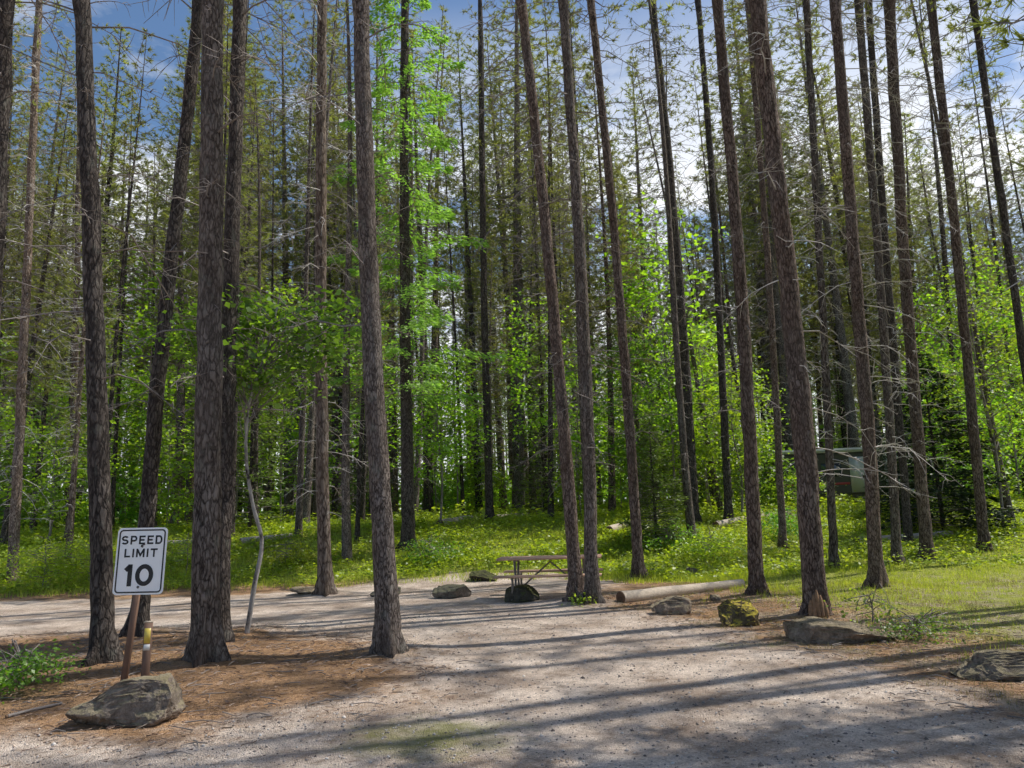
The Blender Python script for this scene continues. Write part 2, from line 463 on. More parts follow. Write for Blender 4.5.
# heights follow the ground's own triangles so the sheet never dips under it
def ground_interp(X, Y):
    ix = np.clip(np.searchsorted(gx, X) - 1, 0, nx - 2); iy = np.clip(np.searchsorted(gy, Y) - 1, 0, ny - 2)
    fx = (X - gx[ix]) / (gx[ix + 1] - gx[ix]); fy = (Y - gy[iy]) / (gy[iy + 1] - gy[iy])
    a = GZ[iy, ix]; b = GZ[iy, ix + 1]; c = GZ[iy + 1, ix]; d = GZ[iy + 1, ix + 1]
    return np.maximum(a * (1 - fx) * (1 - fy) + b * fx * (1 - fy) + c * (1 - fx) * fy + d * fx * fy, 0 * a - 9)
RZ = ground_interp(RX, RY) + .008
used, inv = np.unique(rq, return_inverse=True)
gr = MB(); gr.add(np.stack([RX, RY, RZ], -1).reshape(-1, 3)[used], inv.reshape(-1, 4))
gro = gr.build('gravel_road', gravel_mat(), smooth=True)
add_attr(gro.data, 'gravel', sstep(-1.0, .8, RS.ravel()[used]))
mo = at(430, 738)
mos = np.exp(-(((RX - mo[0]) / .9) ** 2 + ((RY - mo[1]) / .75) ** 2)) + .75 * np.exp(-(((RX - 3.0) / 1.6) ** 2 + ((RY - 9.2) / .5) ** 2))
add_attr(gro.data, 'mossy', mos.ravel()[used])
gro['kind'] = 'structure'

# ------------------------------------------------------------------ loose ground stuff
def scatter(n, x0, x1, y0, y1, fn):
    x = RNG.uniform(x0, x1, n); y = RNG.uniform(y0, y1, n)
    k = fn(x, y) > RNG.uniform(0, 1, n)
    return x[k], y[k]

def perp_frame(n, tilt):
    a = RNG.uniform(0, 2 * PI, n)
    ax = np.stack([np.cos(a), np.sin(a), np.abs(RNG.normal(0, 1, n)) * tilt], 1)
    return ax

# pebbles on the drive
px_, py_ = scatter(60000, -7, 7, 2.6, 13, lambda x, y: (gravel_sd(x, y) > -.1) * np.clip(3.4 / np.maximum(y, 1), 0, 1) ** 1.2)
n = len(px_)
pz = ground_interp(px_, py_) + .010
s = RNG.lognormal(math.log(.0068), .45, n); s = np.clip(s, .003, .022)
o6 = np.array([[1, 0, 0], [0, 1, 0], [-1, 0, 0], [0, -1, 0], [0, 0, .7], [0, 0, -.6]], float)
jit = 1 + RNG.normal(0, .22, (n, 6, 3)); an = RNG.uniform(0, 2 * PI, n)
V = o6[None] * jit * s[:, None, None]
ca, sa = np.cos(an)[:, None], np.sin(an)[:, None]
V = np.stack([V[..., 0] * ca - V[..., 1] * sa, V[..., 0] * sa + V[..., 1] * ca, V[..., 2]], -1) + np.stack([px_, py_, pz], 1)[:, None, :]
F = np.array([[0, 1, 4], [1, 2, 4], [2, 3, 4], [3, 0, 4], [1, 0, 5], [2, 1, 5], [3, 2, 5], [0, 3, 5]])
pb = MB(); pb.add(V.reshape(-1, 3), (np.arange(n)[:, None, None] * 6 + F[None]).reshape(-1, 3))
def pebble_mat():
    m, nt, out = new_mat('pebble')
    gg = nt.nodes.new('ShaderNodeNewGeometry')
    c = ramp(nt, [(0, (.12, .10, .09)), (.4, (.30, .255, .225)), (.8, (.47, .42, .385)), (1, (.66, .62, .58))], gg.outputs['Random Per Island']).outputs[0]
    principled(nt, out, c, .85, spec=.2); return m
po = pb.build('gravel', pebble_mat()); po['kind'] = 'stuff'; po['label'] = 'loose grey pebbles strewn over the gravel drive'

# pine needles and bark bits on the duff
nx_, ny_ = scatter(90000, -9, 7, 4, 15, lambda x, y: (gravel_sd(x, y) < .7) * np.clip(5.5 / np.maximum(y, 1), 0, 1) * (1 - .6 * grass_w(x, y)) * (1 - .92 * sstep(-.6, .6, gravel_sd(x, y))))
n = len(nx_); c = np.stack([nx_, ny_, ground_interp(nx_, ny_) + .014], 1)
nd = MB(); nd.blades(c, perp_frame(n, .12), RNG.uniform(.04, .11, n), RNG.uniform(.004, .012, n))
sx_, sy_ = scatter(3000, -9, 6, 4.5, 15, lambda x, y: (gravel_sd(x, y) < .4) * (1 - .7 * grass_w(x, y)) * .5)
n = len(sx_); c = np.stack([sx_, sy_, ground_interp(sx_, sy_) + .018], 1)
for q in range(n):
    a_ = random.uniform(0, 6.28); L_ = random.uniform(.05, .34); d_ = np.array([math.cos(a_), math.sin(a_), 0])
    nd.tube(np.array([c[q], c[q] + d_ * L_ * .5 + [0, 0, random.uniform(0, .02)], c[q] + d_ * L_ + RNG.normal(0, .012, 3) * [1, 1, 0]]), [.006, .005, .003], 3, 1, False)
no = nd.build('needle_litter', [leaf_mat('needle_litter', (.15, .09, .055), (.58, .43, .29), .1, (1, 1, 1)), MAT['twig']]); no['kind'] = 'stuff'; no['label'] = 'dry orange pine needles littering the forest floor'

# grass on the right and dry tufts by the stones
def tufts(mb, x, y, blades, hgt, wid, spread=.05, lean=.35):
    n = len(x)
    z = ground_interp(x, y)
    X = np.repeat(x, blades) + RNG.normal(0, spread, n * blades); Y = np.repeat(y, blades) + RNG.normal(0, spread, n * blades)
    Z = np.repeat(z, blades) - .01
    a = RNG.uniform(0, 2 * PI, n * blades); l = np.abs(RNG.normal(0, lean, n * blades))
    ax = np.stack([np.cos(a) * l, np.sin(a) * l, np.ones_like(a)], 1)
    H_ = np.repeat(RNG.lognormal(0, .3, n), blades) * hgt * RNG.uniform(.5, 1.1, n * blades)
    mb.blades(np.stack([X, Y, Z], 1), ax, H_, wid)

def patch(x, y, s=1.0, seed=0.0):
    return .5 + .5 * np.sin(1.3 * s * x + 2 * np.sin(.9 * s * y + seed)) * np.sin(1.1 * s * y + 1.5 * np.sin(.8 * s * x + seed))

gs = MB()
def dens_right(x, y):
    d = grass_w(x, y) * (gravel_sd(x, y) < .12) * (.12 + .88 * patch(x, y, 1.0, 1.0) ** 1.3)
    lush = sstep(12.0, 15.5, y - .12 * (x - 6))
    bare = 1 - .75 * np.exp(-(((x - 7.3) / 2.2) ** 2 + ((y - 11.3) / 1.1) ** 2))
    return d * (.22 + .78 * lush) * bare
x, y = scatter(26000, 1, 14, 6, 18, dens_right); tufts(gs, x, y, 7, .10, .010)
x, y = scatter(16000, 1, 26, 17, 38, lambda x, y: dens_right(x, y) * .9); tufts(gs, x, y, 6, .17, .02, .09)
x, y = scatter(17000, -19, 6, 17, 30, lambda x, y: sstep(18.6, 19.4, y + 2.2 * sstep(.5, 3.5, x)) * (.25 + .75 * (1 - patch(x, y, .8, .4)))); tufts(gs, x, y, 7, .17, .016, .09)
gso = gs.build('grass', MAT['grass']); gso['kind'] = 'stuff'; gso['label'] = 'short sunlit green grass on the bank and right of the gravel drive'
dg = MB()
x, y = scatter(12000, .4, 11, 6, 16, lambda x, y: (gravel_sd(x, y) < .05) * patch(x, y, 1.4, 3.) * .9); tufts(dg, x, y, 7, .055, .007)
for mx_, my_, ma in MOUNDS:
    k_ = 26; a_ = RNG.uniform(0, 6.28, k_); r_ = RNG.uniform(.2, .6, k_)
    tufts(dg, mx_ + np.cos(a_) * r_, my_ + np.sin(a_) * r_, 5, .05, .006)
dgo = dg.build('dry_grass', MAT['dry_grass']); dgo['kind'] = 'stuff'; dgo['label'] = 'sparse straw coloured grass among the stones beside the drive'

# leafy ground cover on the bank and through the woods
def cover(mb, x, y, per, hgt, size):
    n = len(x); z = ground_interp(x, y)
    m = n * per
    r = RNG.uniform(0, 1, m)
    P = np.stack([np.repeat(x, per) + RNG.normal(0, .10, m), np.repeat(y, per) + RNG.normal(0, .10, m), np.repeat(z, per) + np.repeat(RNG.lognormal(0, .35, n), per) * hgt * (.15 + .85 * r)], 1)
    ax = perp_frame(m, .5) * np.array([1, 1, .7]); ax[:, 2] -= .15
    nr = RNG.normal(0, .45, (m, 3)); nr[:, 2] += 1
    sz = size * RNG.uniform(.6, 1.3, m)
    mb.leaves(P, ax, nr, sz, sz * .62, fold=.12)
cv = MB()
def dens_bank(x, y):
    lim = 18.9 - 2.2 * sstep(1.2, 4.5, x)
    d = sstep(lim, lim + .8, y) * (gravel_sd(x, y) < 0)
    return d * (.12 + .88 * patch(x, y, .8, .4) ** 1.4) * (1 - .5 * sstep(1.5, 6, x) * (1 - sstep(17.5, 22, y)))
x, y = scatter(32000, -19, 18, 15, 28, dens_bank); cover(cv, x, y, 10, .19, .10)
x, y = scatter(9000, -42, 42, 27, 60, lambda x, y: .3 + .7 * patch(x, y, .6, 2.)); cover(cv, x, y, 9, .4, .19)
cvo = cv.build('ground_cover', MAT['cover']); cvo['kind'] = 'stuff'; cvo['label'] = 'low bright leafy plants covering the forest bank'
# =====SPLIT=====
# ------------------------------------------------------------------ tree building
GOLD = 2.39996

def dead_branches(mb, P, zlo, zhi, n, Lmax, sides=3, rad=.013, twig=4, bias=None):
    for i in range(n):
        u = (i + random.random()) / n
        z = zlo + (zhi - zlo) * u
        a = i * GOLD + random.uniform(-.6, .6)
        if bias is not None and random.random() < .6: a = bias + random.gauss(0, .7)
        L = Lmax * (.15 + .95 * random.random() ** 1.4) * (.6 + .4 * u) * 1.35
        d = np.array([math.cos(a), math.sin(a), 0]); up = random.uniform(-.15, .45); dr = random.uniform(.15, .75)
        sd = np.array([-d[1], d[0], 0]) * random.uniform(-.25, .25)
        t = np.linspace(0, 1, 5)
        p0 = P(z)
        pts = p0 + d * (L * t)[:, None] + sd * (L * t ** 2)[:, None] + np.array([0, 0, 1.0]) * (L * (up * t - dr * t ** 2))[:, None]
        pts[1:-1] += RNG.normal(0, .02 * L, (3, 3))
        rr = rad * (.5 + .6 * L / Lmax)
        mb.tube(pts, np.linspace(rr, rr * .3, 5), sides, 0, cap=False)
        for k in range(int(twig * (.4 + L / Lmax))):
            tt = random.uniform(.25, .98); j = min(int(tt * 4), 3); f = tt * 4 - j
            b = pts[j] * (1 - f) + pts[j + 1] * f
            dd = d * random.uniform(.1, .8) + np.array([-d[1], d[0], 0]) * random.choice((-1, 1)) * random.uniform(.4, 1) + np.array([0, 0, random.uniform(-.7, .35)])
            l = L * random.uniform(.12, .38)
            q = np.array([b, b + dd * l * .5 + np.array([0, 0, random.uniform(-.05, .05)]) * L, b + dd * l + np.array([0, 0, -.12 * l])])
            mb.tube(q, [rr * .45, rr * .32, rr * .18], 3, 0, cap=False)

def pine_crown(mb, P, z0, z1, R, nbr, tuf, blades, bl, bw, wood=True, open_=.25):
    cs, ds = [], []
    for i in range(nbr):
        u = (i + random.random()) / nbr
        z = z0 + (z1 - z0) * u
        prof = (1 - u) ** .75 * min(1.0, .45 + 2.2 * u) + .06
        L = R * prof * random.uniform(.55, 1.12)
        a = i * GOLD + random.uniform(-.5, .5)
        d = np.array([math.cos(a), math.sin(a), 0]); n_ = np.array([-d[1], d[0], 0])
        up = -.12 + .75 * u + random.uniform(-.12, .12); cur = .22
        p0 = P(z)
        f = lambda t: p0 + d * (L * t)[:, None] + np.array([0, 0, 1.0]) * (L * (up * t + cur * t * t - .15 * np.sin(PI * t)))[:, None]
        if wood:
            mb.tube(f(np.linspace(0, 1, 4)), np.linspace(.011 + .008 * L, .004, 4), 3, 0, cap=False)
        k = max(3, int(tuf * L / R))
        t = open_ + (1 - open_) * RNG.uniform(0, 1, k) ** .8
        lat = RNG.normal(0, .20, k) * L * (1.15 - t)
        c = f(t) + n_ * lat[:, None] + np.array([0, 0, 1.0]) * (RNG.normal(0, .05, k) * L)[:, None]
        dd = d + n_ * np.sign(lat)[:, None] * .8 + np.array([0, 0, .45])
        cs.append(c); ds.append(dd)
        if wood:
            for q in range(0, k, 3):
                b = f(np.array([max(t[q] - .18, 0)]))[0]
                mb.tube(np.array([b, c[q]]), [.006, .003], 3, 0, cap=False)
    c = np.vstack(cs); d = np.vstack(ds); n = len(c)
    C2 = np.repeat(c, blades, 0); D2 = np.repeat(d / np.linalg.norm(d, axis=1)[:, None], blades, 0) * .75 + RNG.normal(0, .62, (n * blades, 3))
    mb.blades(C2, D2, bl * RNG.uniform(.6, 1.2, n * blades), bw, 1)

def spray_crown(mb, P, z0, z1, R, nbr, per, ll, lw, droop=.3, up0=.1, hang=0.0, pw=.8, spread=.9, thick=.04):
    """flat needled sprays: larch, fir, spruce"""
    cs, ds, ns = [], [], []
    for i in range(nbr):
        u = (i + random.random()) / nbr
        z = z0 + (z1 - z0) * u
        L = (R * (1 - u) ** pw + .06 * R) * random.uniform(.6, 1.1)
        a = i * GOLD + random.uniform(-.5, .5)
        d = np.array([math.cos(a), math.sin(a), 0]); n_ = np.array([-d[1], d[0], 0])
        up = up0 + .5 * u * (1 - hang) + random.uniform(-.08, .08)
        p0 = P(z)
        f = lambda t: p0 + d * (L * t)[:, None] + np.array([0, 0, 1.0]) * (L * (up * t - droop * t * t + .12 * t ** 3))[:, None]
        mb.tube(f(np.linspace(0, 1, 4)), np.linspace(.008 + .006 * L, .003, 4), 3, 0, cap=False)
        k = max(6, int(per * L / R))
        t = .12 + .88 * RNG.uniform(0, 1, k) ** .75
        side = RNG.choice([-1, 1], k)
        w = np.abs(RNG.uniform(0, 1, k)) * .42 * L * (1.08 - t) * spread
        c = f(t) + d * (w * .55)[:, None] + n_ * (w * side)[:, None] + np.array([0, 0, 1.0]) * (-.25 * w - hang * np.abs(RNG.normal(0, .16, k)) + RNG.normal(0, thick, k))[:, None]
        dd = d * .7 + n_ * (side * RNG.uniform(.2, 1, k))[:, None] + np.stack([0 * w, 0 * w, RNG.uniform(-.35, .2, k) - hang * .5], 1)
        cs.append(c); ds.append(dd)
    c = np.vstack(cs); d = np.vstack(ds); n = len(c)
    nr = RNG.normal(0, .5, (n, 3)); nr[:, 2] += 1
    mb.leaves(c, d, nr, ll * RNG.uniform(.6, 1.3, n), lw, 1)

def broadleaf(mb, stem, nclump, per, ctr, rad, size, limb=True, flat=.45, shell=.35):
    """leaf clumps spread through an uneven ellipsoid; stem: list of points"""
    S = bez(stem, 24)
    cl = []
    while len(cl) < nclump:
        p = RNG.uniform(-1, 1, 3); r = np.linalg.norm(p)
        if r > 1 or r < shell * random.random() * 2: continue
        cl.append(np.array(ctr) + p * np.array(rad) * random.uniform(.85, 1.12))
    for c in cl:
        if limb:
            low = S[(S[:, 2] < c[2] + .1)]
            b = low[max(0, len(low) - 1 - int(random.random() * 4))] if len(low) else S[0]
            m = (b + c) / 2 + RNG.normal(0, .08, 3) + np.array([0, 0, .08])
            L = np.linalg.norm(c - b)
            mb.tube(bez([b, m, c], 5), np.linspace(.006 + .006 * L, .003, 5), 3, 0, cap=False)
    cl = np.array(cl); k = nclump * per
    cr = np.repeat(RNG.uniform(.16, .34, nclump) * (sum(rad) / 3) ** .6, per)
    off = RNG.normal(0, 1, (k, 3)); off[:, 2] *= flat
    P = np.repeat(cl, per, 0) + off * cr[:, None]
    ax = RNG.normal(0, 1, (k, 3)); ax[:, 2] = ax[:, 2] * .35 - .35
    nr = RNG.normal(0, .5, (k, 3)); nr[:, 2] += 1
    sz = size * RNG.uniform(.55, 1.25, k)
    mb.leaves(P, ax, nr, sz, sz * .7, 1, fold=.15)

# ------------------------------------------------------------------ the pines one can tell apart
def pix_path(pp):
    """pixel points (base first) -> world points on the upright plane through the base"""
    B = at(*pp[0]); pts = [B]
    for p in pp[1:]: pts.append(at_y(p[0], p[1], B[1]))
    return B, np.array(pts)

def main_tree(pp, w0, w1, label, bark, Hh=24, dead=30, Lmax=1.3, zdead=2.0, crown='pine', base=None, flare=1.6, cz=.60, R=1.45, bias=None, twigm='twig', nbr=46, name='pine_tree', group=None, tuf=10):
    if base is None: B, pts = pix_path(pp)
    else:
        B = np.array([base[0], base[1], hz(*base)]); pts = [B] + [at_y(p[0], p[1], B[1]) for p in pp]; pts = np.array(pts)
    if crown == 'pine' and label is None: pass
    depth = float(np.dot(pts[0] - CAM, FW)); depth1 = float(np.dot(pts[-1] - CAM, FW))
    ra, rb = .9 * w0 * depth / FPX / 2, .9 * w1 * depth1 / FPX / 2
    zt = pts[-1][2] - B[2]
    # resample path: smooth through the measured points then straight on, easing to upright
    sm = bez(pts, 18) if len(pts) > 2 else np.linspace(pts[0], pts[-1], 10)
    tan = (sm[-1] - sm[-4]); tan = tan / tan[2]
    ext = []
    Htop = max(Hh, zt + 6)
    for z in np.linspace(zt, Htop, 9)[1:]:
        q = sm[-1] + tan * (z - zt) * .8; q[2] = B[2] + z; ext.append(q)
    path = np.vstack([sm, ext]) - B
    path[:, 2] = np.maximum.accumulate(path[:, 2] + np.arange(len(path)) * 1e-4)
    def P(z): return np.array([np.interp(z, path[:, 2], path[:, 0]), np.interp(z, path[:, 2], path[:, 1]), z])
    slope = (rb - ra) / max(zt, .1)
    def Rz(z):
        r = ra + slope * z if z < zt else rb * (1 - (z - zt) / (Htop - zt)) ** .8 + .015
        return max(r, .015) * (1 + (flare - 1) * math.exp(-z / .22))
    root = empty(name, B, label, 'tree', group)
    zs = np.concatenate([[-.25, -.08, 0, .06, .13, .22, .34, .5, .75], np.linspace(1.1, zt, 22), np.linspace(zt, Htop, 8)[1:]])
    mb = MB(); sides = 20 if depth < 16 else 12
    pts_ = np.array([P(max(z, 0)) + np.array([0, 0, min(z, 0)]) for z in zs]); pts_[:, :2] += RNG.normal(0, .006, (len(zs), 2))
    rad_ = np.array([Rz(max(z, 0)) for z in zs]) * (1 + RNG.normal(0, .018, len(zs)))
    n0 = mb.n
    mb.tube(pts_, rad_, sides, 0, True, .022)
    # root buttresses
    V = mb.v[0]; k = len(zs); V3 = V.reshape(k, sides, 3); ph = random.random() * 6
    for i, z in enumerate(zs):
        if z < .7:
            am = .34 * math.exp(-max(z, 0) / .22)
            an = np.linspace(0, 2 * PI, sides, endpoint=False)
            V3[i] = pts_[i] + (V3[i] - pts_[i]) * (1 + am * np.sin(an * 4 + ph) + am * .5 * np.sin(an * 7 + 2 * ph))[:, None]
    mb.v[0] = V3.reshape(-1, 3)
    mb.build('trunk', MAT[bark], root, smooth=True)
    cm = MB()
    if dead:
        dead_branches(cm, P, zdead, Htop * .72, int(dead * 2.2), Lmax * 1.1, 3, .0135, 8, bias)
    if crown == 'pine':
        pine_crown(cm, P, Htop * cz, Htop, R, nbr, tuf, 8, .17, .03)
        cm.build('crown', [MAT[twigm], MAT['needle']], root)
    elif crown == 'larch':
        spray_crown(cm, P, 4.4, Htop, 2.9, 110, 300, .17, .06, droop=.28, up0=.10, hang=.5, pw=.65, spread=.55, thick=.045)
        cm.build('crown', [MAT[twigm], MAT['larch']], root)
    return root, B, P

T = {}
def mt(key, *a, **k): T[key] = main_tree(*a, **k)
mt('a', [(103, 660), (95, 330), (82, 0)], 24, 16, 'dark straight pine trunk rising right behind the left edge of the speed limit sign', 'bark_dark', dead=34, zdead=3.2, Lmax=1.8)
mt('b', [(206, 659), (207, 500), (211, 250), (212, 0)], 31, 22, 'thickest grey pine, flared at its foot, just right of the speed limit sign', 'bark_grey', dead=24, zdead=2.4, Lmax=1.2, flare=1.35)
mt('c', [(219, 640), (227, 400), (233, 200), (240, 0)], 20, 14, 'dark pine tucked close behind the thick flared grey trunk', 'bark_dark', dead=28, zdead=3, cz=.56, nbr=50)
mt('d', [(138, 634), (158, 380), (187, 120), (199, 0)], 18, 12, 'dark pine leaning right, growing up from behind the speed limit sign', 'bark_dark', dead=26, zdead=3, Lmax=1.6, cz=.56, nbr=50)
mt('e', [(389, 652), (380, 480), (369, 280), (361, 0)], 26, 17, 'grey pine standing alone at the tip of the needle covered island', 'bark_grey', dead=16, zdead=3.5, Lmax=1.6, flare=1.3)
mt('f', [(326, 594), (322, 450), (321, 250), (322, 0)], 15, 10, 'slim reddish pine with a pale peeled foot on the far gravel edge', 'bark_pale', dead=46, zdead=1.8, Lmax=1.5, twigm='twig_pale')
mt('g', [(408, 549), (405, 300), (404, 120), (405, 0)], 14, 8, 'larch with feathery bright green drooping branches behind the gravel clearing', 'bark_dark', crown='larch', dead=22, zdead=2.2, name='larch_tree', Hh=19)
mt('h', [(577, 600), (563, 420), (545, 220), (521, 0)], 15, 10, 'pine leaning left in front of the picnic table, left of a close pair', 'bark_brown', dead=40, zdead=2.0, bias=PI)
mt('i', [(592, 602), (588, 430), (579, 240), (563, 0)], 15, 10, 'pine with a grassy foot in front of the picnic table, right of a close pair', 'bark_grey', dead=34, zdead=2.4, cz=.56, nbr=50)
mt('j', [(639, 578), (629, 420), (613, 220), (591, 0)], 12, 8, 'slim left leaning pine just beyond the left end of the peeled log', 'bark_brown', dead=34, zdead=2.6, cz=.56, nbr=50)
mt('k', [(694, 523), (689, 430), (674, 220), (652, 0)], 12, 8, 'dark pine standing on the bank beside a pale fallen log', 'bark_dark', dead=40, zdead=2.6, cz=.56, nbr=50)
mt('l', [(729, 524), (721, 350), (712, 180), (698, 0)], 9, 6, 'thin dark pine on the bank between two bigger trunks behind the peeled log', 'bark_dark', dead=36, zdead=2.4, cz=.56, nbr=50)
mt('m', [(757, 593), (749, 420), (736, 220), (717, 0)], 16, 11, 'reddish pine at the right end of the peeled log', 'bark_brown', dead=26, zdead=3)
mt('n', [(816, 612), (803, 430), (783, 240), (757, 0)], 25, 17, 'stout pine with an orange scar at its foot beside the long flat rock', 'bark_brown', dead=30, zdead=1.8, flare=1.3, bias=.2, twigm='twig_pale', Lmax=1.6)
mt('o', [(877, 586), (868, 430), (853, 240), (835, 0)], 15, 11, 'reddish pine rising from the grass behind the leafy sprig on the flat rock', 'bark_brown', dead=44, zdead=1.8, bias=.1, twigm='twig_pale', Lmax=1.5)
mt('p', [(834, 568), (828, 420), (819, 240), (806, 0)], 9, 7, 'thin grey pine standing between the scarred stout pine and a reddish one', 'bark_grey', dead=36, zdead=1.6, bias=.3, twigm='twig_pale', cz=.56, nbr=50)
mt('q', [(897, 564), (890, 430), (877, 240), (858, 0)], 10, 8, 'slender grey pine, nearer of a close pair in front of the dark spruce', 'bark_grey', dead=34, zdead=2.5, twigm='twig_pale', cz=.56, nbr=50)
mt('r', [(909, 545), (900, 430), (885, 240), (868, 0)], 9, 7, 'slender dark pine, farther of a close pair in front of the dark spruce', 'bark_dark', dead=34, zdead=2.5, cz=.56, nbr=50)
mt('s', [(928, 560), (917, 430), (903, 240), (889, 0)], 13, 11, 'straight brown pine standing directly in front of the dark spruce', 'bark_brown', dead=38, zdead=2.2, twigm='twig_pale')
mt('t', [(985, 550), (971, 400), (953, 210), (931, 0)], 11, 9, 'left leaning pine alone on the grass in front of the right hand maple', 'bark_brown', dead=34, zdead=2.6, cz=.56, nbr=50)
mt('u', [(1052, 553), (1010, 260), (973, 0)], 9, 7, 'thin dark pine leaning in over the right hand maple at the frame edge', 'bark_dark', dead=34, zdead=5, cz=.56, nbr=50)
mt('v', [(12, 582), (20, 420), (27, 270), (36, 60)], 11, 7, 'thin pale pine with curly dead twigs at the far left of the clearing', 'bark_pale', dead=50, zdead=1.6, twigm='twig_pale', Lmax=1.1, cz=.56, nbr=50)
mt('w', [(-36, 655), (-10, 330), (6, 0)], 22, 16, 'dark pine partly cut off at the left frame edge', 'bark_dark', dead=30, zdead=3.5, Lmax=1.7)
mt('x', [(69, 543), (74, 400), (77, 270), (80, 100)], 8, 5, 'thin pale pine with short curled twigs behind the light green bush', 'bark_pale', dead=44, zdead=1.6, twigm='twig_pale', Lmax=.9, cz=.56, nbr=50)
mt('y', [(783, 548), (776, 400), (765, 220), (748, 0)], 8, 6, 'thin brown pine between the reddish pine by the log and the scarred one', 'bark_brown', dead=34, zdead=2.3, cz=.56, nbr=50)
mt('z', [(490, 523), (486, 380), (483, 230), (481, 60)], 9, 6, 'dark pine on the bank straight behind the left end of the picnic table', 'bark_dark', dead=40, zdead=2.3, Hh=22, cz=.56, nbr=50)
# the scar at the foot of the stout pine
root, B, P = T['n']
sc_m = MB()
c0 = math.atan2(-B[1], -B[0]) + .1
for k in range(5):
    zz = np.linspace(-.02, .34 - .07 * abs(k - 2), 6); an = c0 + (k - 2) * .17
    rr = .205 * (1 + .30 * np.exp(-zz / .22)) + .05 * np.exp(-zz / .3) + .01
    sc_m.tube(np.stack([np.cos(an) * rr + P(.2)[0], np.sin(an) * rr + P(.2)[1], zz], 1), [.028, .036, .036, .034, .028, .012], 7)
sc_m.build('bark_scar', plain('scar_wood', (.27, .165, .095), .9, .4, 24, .6), root, smooth=True)

# ------------------------------------------------------------------ pines deeper in the woods: prototypes copied
def proto_pine(H, r, R, cz, bark, dead, Lmax, nbr, needle='needle', tuf=10, label='', group=''):
    ax, ay = random.uniform(-.12, .12), random.uniform(-.12, .12); ph = random.random() * 6
    def P(z): return np.array([ax * math.sin(z * .28 + ph) - ax * math.sin(ph), ay * math.sin(z * .23 + ph) - ay * math.sin(ph), z])
    root = empty('pine_tree', (0, 0, 0), label, 'tree', group)
    mb = MB(); zs = np.concatenate([[-.3, 0, .15, .4, 1.0], np.linspace(2, H, 14)])
    rad = np.array([max(.012, r * (1 - max(z, 0) / H) ** .75) * (1 + .35 * math.exp(-max(z, 0) / .25)) for z in zs])
    mb.tube([P(z) for z in zs], rad, 8, 0, True, .03)
    mb.build('trunk', MAT[bark], root, smooth=True)
    cm = MB(); dead_branches(cm, P, 1.5, H * .75, int(dead * 1.7), Lmax, 3, .015, 5); pine_crown(cm, P, H * cz, H, R, nbr, tuf, 10, .19, .028, open_=.25)
    cm.build('crown', [MAT['twig' if bark != 'bark_pale' else 'twig_pale'], MAT[needle]], root)
    return root

GB = 'dark pines massed deep in the background woods'
LB = 'slender dark trunked pine among many alike deep in the background woods'
GP = 'grey brown pines in the middle of the woods'
LP_ = 'slim grey brown pine among many alike on the wooded bank'
protos = [proto_pine(*a, label=LB, group=GB) for a in (
    (21, .15, 1.8, .34, 'bark_dark', 60, 1.6, 140, 'needle', 17), (23, .17, 2.0, .40, 'bark_grey', 56, 1.9, 140, 'needle', 17), (19, .12, 1.7, .30, 'bark_dark', 64, 1.6, 130, 'needle', 16),
    (17, .11, 1.8, .26, 'bark_brown', 40, 1.6, 135, 'needle', 17), (24, .18, 2.1, .42, 'bark_grey', 70, 1.9, 145, 'needle', 18), (15, .10, 1.6, .20, 'bark_pale', 40, 1.5, 115))]
pole = [proto_pine(20, .10, 1.2, .72, 'bark_dark', 50, 1.1, 32, label='x', group='x'), proto_pine(22, .12, 1.2, .74, 'bark_grey', 50, 1.2, 32, label='x', group='x'), proto_pine(18, .085, 1.1, .68, 'bark_dark', 46, 1.0, 32, label='x', group='x')]
spots = []
RS_ = random.Random(21)
taken = [T[k][1][:2] for k in T]
tries = 0
while len(spots) < 212 and tries < 40000:
    tries += 1
    Y = 21.5 + 13 * RS_.random() if len(spots) < 14 else 39.5 + 26 * RS_.random() ** 1.35
    X = RS_.uniform(-.78, .80) * Y + 1
    px = 512 + 750 * X / Y
    if len(spots) < 14 and X > 3 and RS_.random() < .5: continue
    if abs(X / Y - 15 / 34.) < .11 and Y < 39: continue          # the parked camper
    if 440 < px < 540 and Y < 24: continue
    md = 1.15 if Y < 35 else 1.3
    if any((X - a) ** 2 + (Y - b) ** 2 < md ** 2 for a, b in spots) or any((X - t[0]) ** 2 + (Y - t[1]) ** 2 < 1.6 for t in taken): continue
    # gaps of sky high in the middle and on the right
    spots.append((X, Y))
pole_spots = []
while len(pole_spots) < 46:
    Y = RS_.uniform(21.5, 37); X = RS_.uniform(-.74, .78) * Y; px = 512 + 750 * X / Y
    if (abs(X / Y - 15 / 34.) < .11 and Y < 39) or (430 < px < 560 and Y < 25): continue
    if any((X - a) ** 2 + (Y - b) ** 2 < 1.2 for a, b in pole_spots + spots) or any((X - t[0]) ** 2 + (Y - t[1]) ** 2 < 1.6 for t in taken): continue
    pole_spots.append((X, Y))
pf = set()
for X, Y in pole_spots:
    k = RS_.randrange(3); o = copy_tree(pole[k]) if k in pf else pole[k]; pf.add(k)
    s = RS_.uniform(.85, 1.2); o.scale = (s, s, s); o.location = (X, Y, hz(X, Y)); o.rotation_euler = (RS_.gauss(0, .02), -.035 + RS_.gauss(0, .03), RS_.uniform(0, 6.28))
    o['label'] = 'thin bare pole pine with a small high crown, one of many on the bank'; o['group'] = 'thin pole pines on the bank'
spots.sort(key=lambda s: s[1])
first = set()
